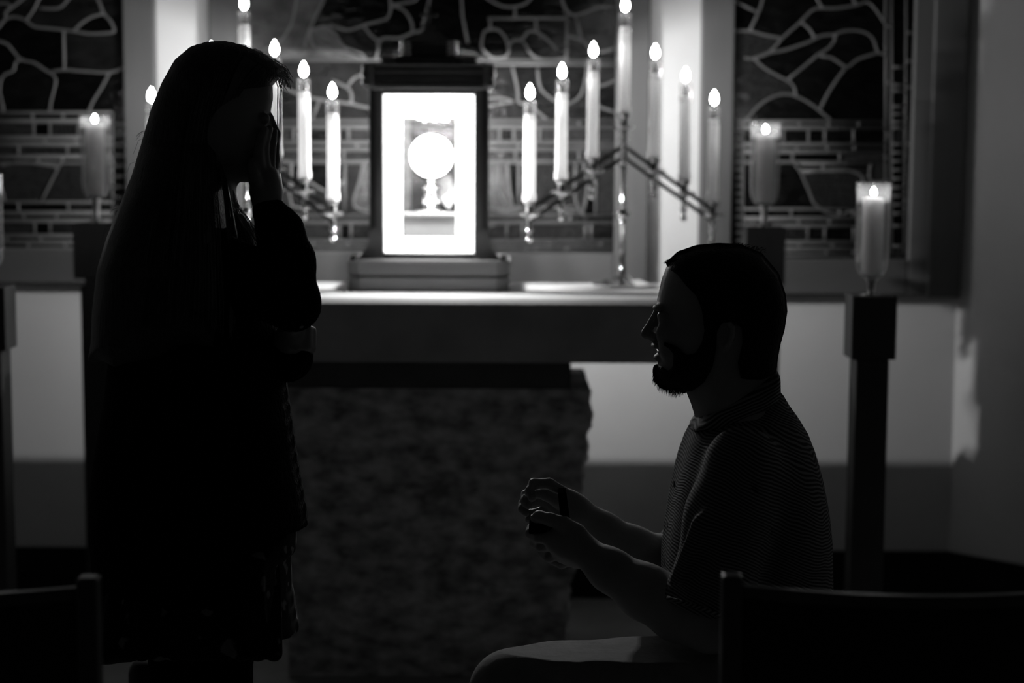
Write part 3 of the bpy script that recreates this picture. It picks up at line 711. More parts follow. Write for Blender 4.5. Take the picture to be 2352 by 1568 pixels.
# ------------------------------------------------------------------ chairs (their backs towards us)
def chair(pxs, who, yoff, D=2.16, width=.475, side=1):
    """pxs: picture x of the post that shows; side=+1 chair extends to the right of it"""
    xa = P(pxs, 1330, D).x; x0, x1 = (xa, xa+width) if side > 0 else (xa-width, xa)
    zt_ = P(pxs, 1318+yoff, D).z
    t = thing('chair', who, 'chair', ((x0+x1)/2, D+.2, 0), 'wooden chapel chairs with curved backs')
    for x_ in (x0, x1):
        bm = bmesh.new(); box(bm, x_-.013, x_+.013, D-.014, D+.016, 0, zt_, .0035, 2); bm_obj('rear_post', bm, M['chairwood'], t)
        bm = bmesh.new(); box(bm, x_-.014, x_+.014, D+.38, D+.41, 0, .44, .003); bm_obj('front_leg', bm, M['chairwood'], t)
        bm = bmesh.new(); box(bm, x_-.010, x_+.010, D+.016, D+.38, .18, .205, .003); bm_obj('side_stretcher', bm, M['chairwood'], t)
    def bow(z0, z1, th, sag, mtn, nm):
        n = 24; a = []; bm = bmesh.new(); R_ = []
        for i in range(n+1):
            u = i/n; x_ = x0+.012+(width-.024)*u; y_ = D - sag*(1-(2*u-1)**2)
            R_.append([bm.verts.new((x_, y_-th/2, z0)), bm.verts.new((x_, y_-th/2, z1-.003)), bm.verts.new((x_, y_-th/2+.003, z1)), bm.verts.new((x_, y_+th/2-.003, z1)), bm.verts.new((x_, y_+th/2, z1-.003)), bm.verts.new((x_, y_+th/2, z0))])
        for a, b in zip(R_, R_[1:]):
            for i in range(6): bm.faces.new((a[i], b[i], b[(i+1) % 6], a[(i+1) % 6]))
        bm.faces.new(R_[0][::-1]); bm.faces.new(R_[-1]); bm_obj(nm, bm, M[mtn], t, smooth=True, flat_angle=40)
    zr_ = zt_-.013
    bow(zr_-.016, zr_, .016, .052, 'chairwood', 'top_rail'); bow(zr_-.26, zr_-.016, .011, .052, 'chairpanel', 'back_panel')
    bm = bmesh.new(); box(bm, x0-.005, x1+.005, D+.0, D+.42, .43, .455, .008, 2); bm_obj('seat', bm, M['chairwood'], t)
chair(1681, 'dark wooden chair with curved back, in front of the kneeling man', 0)
chair(203, 'dark wooden chair with curved back, in front of the standing woman', 5, side=-1)

# ------------------------------------------------------------------ implicit modelling: fields on a grid, surface nets
class Field:
    def __init__(s, lo, hi, h):
        s.h = h; s.lo = np.array(lo, np.float32); n = np.ceil((np.array(hi)-np.array(lo))/h).astype(int)+1; s.n = n
        s.F = np.full(n, 1.0, np.float32); s.ax = [s.lo[i]+np.arange(n[i], dtype=np.float32)*h for i in range(3)]
    def win(s, lo, hi):
        i0 = [int(max(0, math.floor((lo[i]-s.lo[i])/s.h))) for i in range(3)]; i1 = [int(min(s.n[i], math.ceil((hi[i]-s.lo[i])/s.h)+1)) for i in range(3)]
        if any(a >= b for a, b in zip(i0, i1)): return None
        sl = tuple(slice(a, b) for a, b in zip(i0, i1))
        X = s.ax[0][sl[0]][:, None, None]; Y = s.ax[1][sl[1]][None, :, None]; Z = s.ax[2][sl[2]][None, None, :]
        return sl, X, Y, Z
    def merge(s, sl, d, k, op='+'):
        A = s.F[sl]
        if op == '+':
            if k > 0:
                hh = np.clip(.5+.5*(A-d)/k, 0, 1); s.F[sl] = A*(1-hh)+d*hh-k*hh*(1-hh)
            else: s.F[sl] = np.minimum(A, d)
        else:
            hh = np.clip(.5-.5*(A+d)/max(k, 1e-6), 0, 1); s.F[sl] = A*(1-hh)-d*hh+k*hh*(1-hh)
    def cone(s, a, b, ra, rb, k=.01, op='+'):
        a = np.array(a, float); b = np.array(b, float); R_ = max(ra, rb)+k+2*s.h
        w = s.win(np.minimum(a, b)-R_, np.maximum(a, b)+R_)
        if w is None: return
        sl, X, Y, Z = w; d = b-a; L2 = max(float(d@d), 1e-12)
        t = np.clip(((X-a[0])*d[0]+(Y-a[1])*d[1]+(Z-a[2])*d[2])/L2, 0, 1)
        q = np.sqrt((X-a[0]-t*d[0])**2+(Y-a[1]-t*d[1])**2+(Z-a[2]-t*d[2])**2) - (ra+(rb-ra)*t)
        s.merge(sl, q, k, op)
    def chain(s, pts, k=.01):
        for (a, ra), (b, rb) in zip(pts, pts[1:]): s.cone(a, b, ra, rb, k)
    def ell(s, c, r, k=.01, op='+', rot=None):
        c = np.array(c, float); r = np.array(r, float); R_ = max(r)+k+2*s.h
        w = s.win(c-R_, c+R_)
        if w is None: return
        sl, X, Y, Z = w; x, y, z = X-c[0], Y-c[1], Z-c[2]
        if rot is not None:     # rotation about the depth axis
            ca, sa = math.cos(rot), math.sin(rot); x, z = x*ca+z*sa, -x*sa+z*ca
        k0 = np.sqrt((x/r[0])**2+(y/r[1])**2+(z/r[2])**2); k1 = np.sqrt((x/r[0]**2)**2+(y/r[1]**2)**2+(z/r[2]**2)**2)
        s.merge(sl, k0*(k0-1)/np.maximum(k1, 1e-6), k, op)
    def poly2(s, pts, sl):
        X = s.ax[0][sl[0]][:, None]; Z = s.ax[2][sl[2]][None, :]
        d = np.full((X.shape[0], Z.shape[1]), 1e9, np.float32); ins = np.zeros(d.shape, bool); n = len(pts)
        for i in range(n):
            ax, az = pts[i]; bx, bz = pts[(i+1) % n]; ex, ez = bx-ax, bz-az
            t = np.clip(((X-ax)*ex+(Z-az)*ez)/max(ex*ex+ez*ez, 1e-12), 0, 1)
            d = np.minimum(d, (X-ax-t*ex)**2+(Z-az-t*ez)**2)
            if az != bz:
                c = ((az > Z) != (bz > Z)) & (X < ex*(Z-az)/ez+ax); ins ^= c
        d = np.sqrt(d); return np.where(ins, -d, d)
    def inflate(s, pts, yc, W, R, k=.01, op='+', p=2.0):
        """a rounded solid with outline pts (x,z); W half depth (number or function of x,z), R rounding distance"""
        xs = [q[0] for q in pts]; zs = [q[1] for q in pts]; wm = .30
        w = s.win((min(xs)-.02, yc-wm, min(zs)-.02), (max(xs)+.02, yc+wm, max(zs)+.02)); sl, X, Y, Z = w
        d2 = s.poly2(pts, sl); t = np.clip(-d2/R, 0, 1)
        Wv = W(X[:, 0, :], Z[0, :, :]) if callable(W) else W
        hw = (Wv*np.sqrt(np.maximum(1-(1-t)**p, 0)))[:, None, :]
        ay = np.abs(Y-yc); D2 = d2[:, None, :]
        f = np.where(D2 < 0, (ay-hw)*.7, np.sqrt(np.maximum(D2, 0)**2+ay**2))
        s.merge(sl, f.astype(np.float32), k, op)
    def polish(s, n=1):
        for _ in range(n):
            for ax in range(3):
                s.F = (np.roll(s.F, 1, ax)+2*s.F+np.roll(s.F, -1, ax))/4
    def mesh(s, smooth=2):
        Fd = s.F; Fd[0] = Fd[-1] = 1; Fd[:, 0] = Fd[:, -1] = 1; Fd[:, :, 0] = Fd[:, :, -1] = 1
        I = (Fd < 0); n = np.array(Fd.shape)
        c = [I[a:n[0]-1+a, b:n[1]-1+b, d:n[2]-1+d] for a in (0, 1) for b in (0, 1) for d in (0, 1)]
        anyi = c[0].copy(); alli = c[0].copy()
        for q in c[1:]: anyi |= q; alli &= q
        act = anyi & ~alli; idx = np.argwhere(act); ids = np.full(act.shape, -1, np.int64); ids[act] = np.arange(len(idx))
        off = np.array([(a, b, d) for a in (0, 1) for b in (0, 1) for d in (0, 1)])
        vals = np.stack([Fd[idx[:, 0]+o[0], idx[:, 1]+o[1], idx[:, 2]+o[2]] for o in off], 1)
        acc = np.zeros((len(idx), 3)); cnt = np.zeros(len(idx))
        for i in range(8):
            for j in range(i+1, 8):
                if np.abs(off[i]-off[j]).sum() != 1: continue
                va, vb = vals[:, i], vals[:, j]; m_ = (va < 0) != (vb < 0); t = np.where(m_, va/np.where(m_, va-vb, 1), 0)
                acc[m_] += off[i]+t[m_, None]*(off[j]-off[i]); cnt[m_] += 1
        vs = s.lo + (idx+acc/cnt[:, None])*s.h
        fs = []
        for ax in range(3):
            u, v = (ax+1) % 3, (ax+2) % 3
            A = I.take(range(n[ax]-1), ax); B = I.take(range(1, n[ax]), ax); e = np.argwhere(A != B); fl = A[tuple(e.T)]
            ok = (e[:, u] > 0) & (e[:, v] > 0) & (e[:, u] < n[u]-1) & (e[:, v] < n[v]-1); e = e[ok]; fl = fl[ok]
            def g(du, dv):
                q = e.copy(); q[:, u] -= du; q[:, v] -= dv; return ids[tuple(q.T)]
            Q = np.stack([g(0, 0), g(1, 0), g(1, 1), g(0, 1)], 1); Q[~fl] = Q[~fl][:, ::-1]; fs.append(Q)
        fs = np.concatenate(fs); fs = fs[(fs >= 0).all(1)]
        # keep the largest islands only
        E = np.concatenate([fs[:, [0, 1]], fs[:, [1, 2]], fs[:, [2, 3]], fs[:, [3, 0]]])
        lab = np.arange(len(vs))
        for _ in range(400):
            o = lab.copy(); m_ = np.minimum(lab[E[:, 0]], lab[E[:, 1]]); np.minimum.at(lab, E[:, 0], m_); np.minimum.at(lab, E[:, 1], m_); lab = lab[lab]
            if (o == lab).all(): break
        for _ in range(smooth):
            sm = np.zeros_like(vs); ct = np.zeros(len(vs))
            for a_, b_ in ((0, 1), (1, 0)):
                np.add.at(sm, E[:, a_], vs[E[:, b_]]); np.add.at(ct, E[:, a_], 1)
            vs = vs*.5+.5*sm/np.maximum(ct, 1)[:, None]
        r, c_ = np.unique(lab, return_counts=True); keep = np.isin(lab, r[c_ > max(c_)*.02]); rm = np.cumsum(keep)-1
        fs = fs[keep[fs].all(1)]; return vs[keep], rm[fs]
def fobj(name, fld, m, parent, smooth=2):
    vs, fs = fld.mesh(smooth); return mesh_obj(name, vs, fs, m, parent, smooth=True)

# ------------------------------------------------------------------ the kneeling man
DP = 3.0
def Q(px, py, dy=0.0, D=DP):
    p = P(px, py, D+dy); return (p.x, p.y, p.z)
def outl(pts, D=DP): return [PXZ(a, b, D) for a, b in pts]
k3 = DP/F
man = thing('person', 'bearded man in a striped short-sleeved shirt kneeling on one knee, holding an open ring box', 'person', (P(1720, 1300, DP).x, DP, 0))
HEAD = [(1531, 612), (1560, 584), (1600, 570), (1650, 565), (1700, 568), (1745, 586), (1782, 630), (1798, 680), (1801, 715), (1795, 755), (1785, 790), (1778, 830), (1776, 870),
        (1740, 960), (1640, 960), (1606, 944), (1590, 917), (1577, 899), (1562, 888), (1530, 887), (1511, 872), (1508, 850), (1512, 836), (1512, 800), (1509, 785), (1512, 745), (1514, 722), (1510, 705), (1509, 690), (1514, 670), (1521, 640)]
ho_ = outl(HEAD)
xf = P(1500, 700, DP).x; xb = P(1800, 700, DP).x; znk = P(1700, 860, DP).z; zch = P(1700, 895, DP).z; ztop = P(1700, 565, DP).z
def headW(X, Z):
    u = np.clip((X-xf)/(xb-xf), 0, 1)             # 0 face .. 1 back of the skull
    w = .052 + .027*np.clip(u/.45, 0, 1)**.8 - .006*np.clip((u-.75)/.25, 0, 1)
    low = np.clip((znk+.06-Z)/.10, 0, 1)           # jaw and neck narrower
    return w*(1-.28*low)
hf = Field((P(1470, 700, DP).x, DP-.13, P(1700, 1000, DP).z), (P(1815, 700, DP).x, DP+.13, ztop+.01), .0022)
hf.inflate(ho_, DP, headW, .062, 0, p=2.2)
# nose, lips, brow, cheeks, eyes, ears
hf.cone(Q(1511, 716), Q(1484, 765), .0075, .0082, .010); hf.cone(Q(1484, 766), Q(1502, 774), .0078, .008, .006)
for s in (-1, 1):
    hf.ell(Q(1499, 772, s*.011), (.010, .0065, .0065), .005)
    hf.ell(Q(1512, 706, s*.022), (.010, .020, .006), .008)
    hf.ell(Q(1519, 727, s*.029), (.013, .0145, .0095), .004, '-')
    hf.ell(Q(1525, 727, s*.029), (.0115, .0125, .0105), .002)
    hf.ell(Q(1535, 765, s*.036), (.022, .016, .020), .014)
    hf.ell(Q(1540, 800, s*.030), (.020, .016, .022), .014)
hf.ell(Q(1505, 793), (.0075, .021, .0055), .004); hf.ell(Q(1512, 820), (.0085, .017, .0065), .004)
hf.cone(Q(1503, 808, -.016), Q(1503, 808, .016), .0035, .0035, .002, '-')
for s in (-1, 1):
    E = lambda px, py, dy: Q(px, py, s*(.070+dy))
    pts = [(1648, 785), (1641, 765), (1645, 745), (1658, 736), (1673, 739), (1683, 752), (1682, 772), (1673, 790), (1660, 801), (1652, 800)]
    for i in range(len(pts)-1):
        hf.cone(E(pts[i][0], pts[i][1], .006+.008*(i > 3)*(i < 8)), E(pts[i+1][0], pts[i+1][1], .006+.008*(i > 2)*(i < 7)), .0048, .0048, .003)
    hf.ell(E(1662, 766, .0), (.016, .009, .022), .006)
    hf.ell(E(1660, 770, .013), (.009, .006, .013), .004, '-')
head_F = hf
# body with neck, arms and hands, one continuous surface
bf = Field((P(1190, 1180, DP).x-.02, DP-.30, P(1700, 1545, DP).z), (P(1900, 1180, DP).x, DP+.30, ztop+.01), .0026)
def resample_head():
    # same head in the body grid
    w = bf.win(head_F.lo, head_F.lo+head_F.n*head_F.h); sl, X, Y, Z = w
    from math import floor
    gi = [(a.ravel()-head_F.lo[i])/head_F.h for i, a in enumerate((X, Y, Z))]
    i0 = [np.clip(np.floor(g).astype(int), 0, head_F.n[i]-2) for i, g in enumerate(gi)]; t = [np.clip(g-i_, 0, 1).astype(np.float32) for g, i_ in zip(gi, i0)]
    A = head_F.F
    def at(a, b, c): return A[np.ix_(i0[0]+a, i0[1]+b, i0[2]+c)]
    tx, ty, tz = t[0][:, None, None], t[1][None, :, None], t[2][None, None, :]
    r = 0
    for a in (0, 1):
        for b in (0, 1):
            for c in (0, 1):
                r = r + at(a, b, c)*(tx if a else 1-tx)*(ty if b else 1-ty)*(tz if c else 1-tz)
    bf.merge(sl, r, 0)
resample_head()
bf.cone(Q(1665, 900), Q(1700, 1010), .058, .072, .02)
bf.ell(Q(1720, 1120), (.10, .165, .14), .04); bf.ell(Q(1735, 1350), (.10, .14, .17), .05)
NA, FA = -.175, .170
# near (his left) arm
bf.cone(Q(1700, 1060, NA+.02), Q(1640, 1425, NA-.02), .055, .046, .02)
bf.chain([(Q(1628, 1428, NA-.02), .050), (Q(1560, 1400, NA), .050), (Q(1480, 1358, NA+.03), .044), (Q(1400, 1308, NA+.055), .034), (Q(1345, 1268, NA+.075), .0255)], .02)
# far arm
bf.cone(Q(1700, 1060, FA), Q(1590, 1330, FA), .052, .044, .02)
bf.chain([(Q(1590, 1325, FA), .046), (Q(1520, 1290, FA-.02), .046), (Q(1450, 1262, FA-.05), .041), (Q(1385, 1220, FA-.08), .032), (Q(1325, 1170, FA-.11), .0245)], .02)
# near hand: a palm seen from its back edge, fingers curling under the box, thumb on top of it
n0 = NA+.085
h = lambda px, py, dy=0: Q(px, py, n0+dy)
bf.chain([(h(1338, 1262), .025), (h(1308, 1250, .004), .026), (h(1280, 1240, .010), .023)], .016)
bf.cone(h(1320, 1235, .0), h(1300, 1222, .01), .022, .018, .014)
bf.cone(h(1325, 1280, .012), h(1290, 1272, .02), .018, .015, .014)
bf.chain([(h(1322, 1222, -.004), .0165), (h(1295, 1203, -.006), .0125), (h(1262, 1192, -.002), .0108), (h(1238, 1186, .006), .0098), (h(1229, 1190, .010), .0085)], .006)   # thumb
fg = [  # knuckle, middle joint, tip (fingers fold away from us and up round the box)
    [(1272, 1236, .0, .0115), (1238, 1234, .014, .0095), (1218, 1224, .036, .0085), (1219, 1212, .048, .0078)],
    [(1272, 1250, .014, .0115), (1243, 1254, .030, .0098), (1228, 1246, .054, .0088), (1230, 1230, .062, .0080)],
    [(1288, 1268, .024, .0115), (1262, 1278, .038, .0098), (1246, 1268, .062, .0088), (1248, 1250, .070, .0078)],
    [(1312, 1284, .028, .0110), (1290, 1294, .042, .0090), (1272, 1287, .060, .0080), (1270, 1272, .068, .0070)]]
for f_ in fg:
    c_ = [(h(a, b, d), r_) for a, b, d, r_ in f_]
    for (a, ra), (b, rb) in zip(c_, c_[1:]): bf.cone(a, b, ra, rb, .0035)
# far hand: palm towards us, index arched over the top, finger tips curling at the left, thumb by the lid
n1 = FA-.115
g_ = lambda px, py, dy=0: Q(px, py, n1+dy)
bf.chain([(g_(1325, 1170), .0235), (g_(1300, 1160, .004), .024), (g_(1285, 1158, .006), .022)], .014)
bf.chain([(g_(1308, 1150, .0), .016), (g_(1296, 1175, -.004), .018)], .014)
fh = [
    [(1300, 1136, .002, .0120), (1262, 1110, .002, .0098), (1226, 1110, .0, .0095), (1217, 1128, -.014, .0088), (1222, 1142, -.024, .0082)],
    [(1286, 1150, .014, .0115), (1240, 1128, .020, .0098), (1208, 1136, .012, .0092), (1206, 1150, -.006, .0084), (1214, 1160, -.014, .0078)],
    [(1286, 1166, .020, .0112), (1238, 1146, .028, .0095), (1202, 1156, .018, .0088), (1200, 1168, .002, .0080), (1208, 1177, -.006, .0074)],
    [(1290, 1182, .022, .0105), (1250, 1172, .030, .0085), (1216, 1180, .022, .0078), (1214, 1192, .008, .0070)]]
for f_ in fh:
    c_ = [(g_(a, b, d), r_) for a, b, d, r_ in f_]
    for (a, ra), (b, rb) in zip(c_, c_[1:]): bf.cone(a, b, ra, rb, .0035)
bf.chain([(g_(1305, 1165, -.012), .0140), (g_(1278, 1148, -.026), .0120), (g_(1255, 1136, -.030), .0105), (g_(1240, 1133, -.030), .0092)], .004)
fobj('body', bf, M['skin'], man, 2)
for c_, r_ in ((h(1223, 1186, .006), (.004, .006, .0035)), (g_(1236, 1126, -.034), (.0065, .006, .0022)), (g_(1204, 1143, -.008), (.003, .005, .0065)), (g_(1198, 1165, .0), (.003, .005, .006))):
    nb_ = bmesh.new(); bmesh.ops.create_icosphere(nb_, subdivisions=2, radius=1, matrix=Matrix.Translation(c_) @ Matrix.Diagonal((*r_, 1))); bm_obj('fingernail', nb_, M['nail'], man, smooth=True)
for s in (-1, 1):
    eb = bmesh.new(); bmesh.ops.create_icosphere(eb, subdivisions=3, radius=.0112, matrix=Matrix.Translation(Q(1524.5, 727, s*.029))); bm_obj('eye', eb, M['eye'], man, smooth=True)
tb = bmesh.new(); box(tb, Q(1510, 810)[0], Q(1530, 810)[0], DP-.016, DP+.016, Q(1510, 813)[2], Q(1510, 802)[2], .002); bm_obj('teeth', tb, M['teeth'], man)

# hair cap and beard: the head field grown a little and cut to outlines
def shell(name, poly, grow, m, yc=DP, extra=None, hmul=1):
    f = Field(head_F.lo, head_F.lo+head_F.n*head_F.h, head_F.h); f.F = np.minimum(f.F, 1)
    sl = tuple(slice(0, n_) for n_ in f.n); A = head_F.F[:f.n[0], :f.n[1], :f.n[2]]
    n_ = A.shape; sl = tuple(slice(0, q) for q in n_)
    d2 = f.poly2(outl(poly), sl)[:, None, :]
    g = grow if not callable(grow) else grow(f.ax[0][:, None], f.ax[2][None, :])[:, None, :]
    f.F[sl] = np.maximum(A-g, d2); f.polish(1)
    return fobj(name, f, m, man, 2)
HAIR = [(1526, 598), (1530, 560), (1650, 545), (1760, 560), (1830, 650), (1830, 720), (1812, 770), (1800, 845), (1740, 862), (1690, 858), (1682, 822), (1692, 775), (1690, 742), (1668, 728), (1645, 730), (1634, 752), (1630, 775), (1612, 775), (1606, 740), (1602, 705), (1590, 672), (1568, 650), (1550, 626), (1534, 616)]
hair = shell('hair', HAIR, .0062, M['manhair'])
BEARD = [(1634, 752), (1632, 790), (1626, 830), (1608, 868), (1585, 892), (1560, 915), (1520, 915), (1490, 885), (1490, 845), (1506, 836), (1516, 836), (1530, 846), (1540, 836), (1541, 806), (1530, 792), (1516, 785), (1520, 778), (1545, 786), (1568, 806), (1588, 800), (1602, 775), (1608, 745)]
beard = shell('beard', BEARD, .0075, M['manhair'])
def fuzz(name, parent, m, specs, seed=1):
    """short single hairs: specs = list of (root, direction, length, radius)"""
    bm = bmesh.new()
    for r0, d, L, rad in specs:
        r0 = Vector(r0); d = Vector(d).normalized(); p1 = r0+d*L*.5; p2 = r0+d*L+Vector((0, 0, -L*.12))
        tube(bm, [r0, p1, p2], [rad, rad*.8, rad*.3], 3, False)
    o = bm_obj(name, bm, m, parent); o['kind'] = 'stuff'; return o
rg = random.Random(3); sp = []
for i in range(520):    # quiff above the forehead and along the crown
    t = rg.random()**1.3; px = 1534+t*224; py = 600-40*math.sin(min(t*1.25, 1)*PI/2)+(t > .8)*(t-.8)*60
    dy = rg.uniform(-.055, .055)*(.6+.4*t); py += abs(dy)*180
    a = math.radians(rg.uniform(150, 188) if t < .35 else rg.uniform(120, 175) if t < .6 else rg.uniform(20, 60))
    sp.append((Q(px, py, dy), (math.cos(a), rg.uniform(-.3, .3), math.sin(a)*.8), rg.uniform(.004, .010)*(1.0 if t < .35 else .6), .0004))
fuzz('loose_hairs', man, M['manhair'], sp)
sp = []
for i in range(420):
    t = rg.random(); pts = [(1503, 845), (1500, 868), (1512, 888), (1535, 902), (1560, 898)]
    q = t*(len(pts)-1); j = min(int(q), len(pts)-2); u = q-j; px = pts[j][0]*(1-u)+pts[j+1][0]*u; py = pts[j][1]*(1-u)+pts[j+1][1]*u
    sp.append((Q(px+6, py-9, rg.uniform(-.02, .02)), (-.5+.9*t+rg.uniform(-.3, .3), rg.uniform(-.4, .4), -1), rg.uniform(.009, .016), .0004))
fuzz('beard_hairs', man, M['manhair'], sp)

# shirt
sf = Field((P(1500, 1200, DP).x-.02, DP-.29, P(1700, 1545, DP).z-.02), (P(1925, 1200, DP).x+.02, DP+.29, P(1700, 880, DP).z), .0034)
TORSO = [(1600, 960), (1680, 905), (1760, 892), (1797, 905), (1815, 935), (1836, 966), (1855, 998), (1872, 1042), (1886, 1092), (1899, 1160), (1907, 1235), (1909, 1350), (1900, 1480), (1860, 1530), (1600, 1530), (1545, 1480), (1522, 1345), (1523, 1270), (1528, 1210), (1538, 1150), (1548, 1095), (1560, 1045), (1573, 1005), (1586, 978)]
zs0, zs1 = P(1700, 940, DP).z, P(1700, 1080, DP).z
def torsoW(X, Z): return .085+.115*np.clip((zs0-Z)/(zs0-zs1), 0, 1)**.6 - .02*np.clip((zs1-.1-Z)/.3, 0, 1) + 0*X
sf.inflate(outl(TORSO), DP+.01, torsoW, .11, 0, p=2.4)
sf.chain([(Q(1705, 1065, -.155), .062), (Q(1672, 1190, -.185), .066), (Q(1640, 1330, -.195), .068)], .03)
sf.cone(Q(1640, 1330, -.195), Q(1590, 1395, -.19), .066, .058, .01)
sf.chain([(Q(1700, 1065, .16), .062), (Q(1640, 1230, .175), .062), (Q(1575, 1262, .175), .056)], .03)
# sleeve opening cut square across the arm, and the open neck
def cutplane(f, p, n, lo, hi):
    w = f.win(lo, hi); sl, X, Y, Z = w; n = np.array(n)/np.linalg.norm(n)
    d = (X-p[0])*n[0]+(Y-p[1])*n[1]+(Z-p[2])*n[2]
    f.F[sl] = np.maximum(f.F[sl], d)
e0, e1 = Q(1532, 1372, -.19), Q(1668, 1418, -.19)
nn = np.array([-(e1[2]-e0[2]), 0, (e1[0]-e0[0])]); nn = -nn if nn[2] > 0 else nn
cutplane(sf, e0, nn, (e0[0]-.05, DP-.29, e0[2]-.25), (P(1720, 1400, DP).x, DP-.115, e0[2]+.12))
for (a, b, r_) in (((1540, 1340, -.24), (1600, 1200, -.245), .006), ((1560, 1330, -.25), (1625, 1180, -.25), .006), ((1700, 1120, -.215), (1712, 1300, -.235), .006), ((1590, 1360, -.25), (1650, 1300, -.26), .005), ((1780, 1100, -.18), (1800, 1320, -.17), .008), ((1830, 1120, -.13), (1850, 1300, -.13), .008)):
    sf.cone(Q(*a), Q(*b), r_*.6, r_, .022)
sf.cone(Q(1713, 1080, -.232), Q(1770, 1230, -.205), .0045, .0045, .006, '-')   # arm-hole seam
sf.polish(1)
fobj('shirt', sf, M['shirt'], man, 2)
# collar
cf = Field((P(1560, 950, DP).x, DP-.12, P(1700, 1030, DP).z), (P(1810, 950, DP).x, DP+.12, P(1700, 830, DP).z), .0022)
COLLAR = [(1588, 990), (1583, 978), (1600, 952), (1640, 920), (1700, 885), (1745, 862), (1779, 846), (1789, 862), (1790, 905), (1770, 930), (1712, 958), (1670, 985), (1648, 1004), (1620, 990), (1602, 984)]
cf.inflate(outl(COLLAR), DP, .079, .03, 0, p=3)
cf.polish(1)
fobj('collar', cf, M['collar'], man, 2)
# hem edge of the sleeve, placket buttons
bt = bmesh.new()
tube(bt, [Q(1532, 1372, -.246), Q(1570, 1384, -.262), Q(1620, 1400, -.262), Q(1662, 1416, -.250)], .0035, 8)
bm_obj('sleeve_hem', bt, M['collar'], man, smooth=True)
for (a, b) in ((1545, 1110), (1530, 1205), (1524, 1290)):
    q = bmesh.new(); p_ = Q(a+3, b, -.012); bmesh.ops.create_cone(q, cap_ends=True, segments=14, radius1=.0052, radius2=.0045, depth=.003, matrix=Matrix.Translation(p_) @ Matrix.Rotation(PI/2, 4, 'Y')); bm_obj('button', q, M['nail'], man, smooth=True, flat_angle=40)
# trousers: near leg raised and bent forward, far knee on the floor
tf = Field((P(1085, 1500, DP).x-.03, DP-.28, .06), (P(1960, 1500, DP).x+.10, DP+.30, P(1700, 1440, DP).z), .0045)
tf.chain([(Q(1760, 1560, -.10), .115), (Q(1620, 1552, -.125), .098), (Q(1480, 1545, -.135), .084), (Q(1300, 1556, -.145), .072), (Q(1180, 1585, -.15), .066)], .03)
kx, ky, kz = Q(1170, 1592, -.15)
tf.chain([((kx, ky, kz), .064), ((kx+.02, ky, kz-.15), .066), ((kx+.035, ky, kz-.30), .055), ((kx+.035, ky, .10), .048)], .03)
hx, hy, hz = Q(1770, 1560, .09)
tf.chain([((hx, hy, hz), .115), ((hx-.10, hy+.02, hz-.20), .085), ((hx-.14, hy+.03, .085), .068)], .03)
tf.chain([((hx-.13, hy+.03, .085), .066), ((hx+.08, hy+.03, .09), .062), ((hx+.26, hy+.03, .085), .048)], .03)
for (a, b, r_) in (((1385, 1466, -.15), (1425, 1530, -.20), .010), ((1440, 1460, -.15), (1462, 1530, -.19), .010), ((1480, 1462, -.14), (1500, 1540, -.19), .012), ((1290, 1488, -.17), (1330, 1530, -.21), .008), ((1250, 1500, -.18), (1285, 1540, -.21), .007)):
    tf.cone(Q(*a), Q(*b), r_, r_*.6, .014)
fobj('trousers', tf, M['trousers'], man, 2)
def shoe(cx, cy, z0, L, yaw, m_, par, toe_up=0):
    f = Field((cx-L-.05, cy-.09, z0-.02), (cx+L+.05, cy+.09, z0+.2), .005)
    f.chain([((cx+.06, cy, z0+.045), .042), ((cx-.06, cy, z0+.038), .042), ((cx-.15, cy, z0+.032), .034)], .02); f.cone((cx+.05, cy, z0+.05), (cx+.05, cy, z0+.13), .045, .05, .02)
    cutplane(f, (cx, cy, z0), (0, 0, -1), (cx-L-.05, cy-.09, z0-.02), (cx+L+.05, cy+.09, z0+.2))
    return fobj('shoe', f, m_, par)
shoe(kx+.035-.02, ky, 0.001, .2, 0, M['boot'], man)
f = Field((hx+.20, hy-.05, -.01), (hx+.50, hy+.11, .19), .005)
f.chain([((hx+.28, hy+.03, .09), .045), ((hx+.36, hy+.03, .075), .040), ((hx+.39, hy+.03, .04), .034)], .02); fobj('shoe', f, M['boot'], man)
# the ring box in his hands
rb = thing('ring_box', 'small black ring box with its lid standing open between the kneeling man\'s hands', 'ring box', Q(1252, 1222, n0+.028))
yb0, yb1 = DP+n0+.004, DP+n0+.052
q = bmesh.new(); p0 = [PXZ(a, b, DP+n0+.02) for a, b in ((1214, 1222), (1218, 1196), (1300, 1192), (1303, 1218))]; prism_y(q, p0, yb0, yb1)
bmesh.ops.bevel(q, geom=list(q.edges), offset=.0015, segments=2, affect='EDGES'); bm_obj('box_base', q, M['box'], rb)
q = bmesh.new(); p0 = [PXZ(a, b, DP+n0+.02) for a, b in ((1288, 1193), (1281, 1129), (1300, 1126), (1309, 1192))]; prism_y(q, p0, yb0, yb1)
bmesh.ops.bevel(q, geom=list(q.edges), offset=.002, segments=2, affect='EDGES'); bm_obj('box_lid', q, M['box'], rb)
q = bmesh.new(); cc = Q(1250, 1194, n0+.028)
ringpts = [Vector((cc[0]+.0085*math.cos(a), cc[1], cc[2]+.0085*math.sin(a))) for a in np.linspace(0, 2*PI, 25)]; tube(q, ringpts, .0009, 6, False)
ro_ = bm_obj('ring', q, M['silver'], None, cc, smooth=True); tag(ro_, 'thin finger ring standing in the open black box', 'ring')

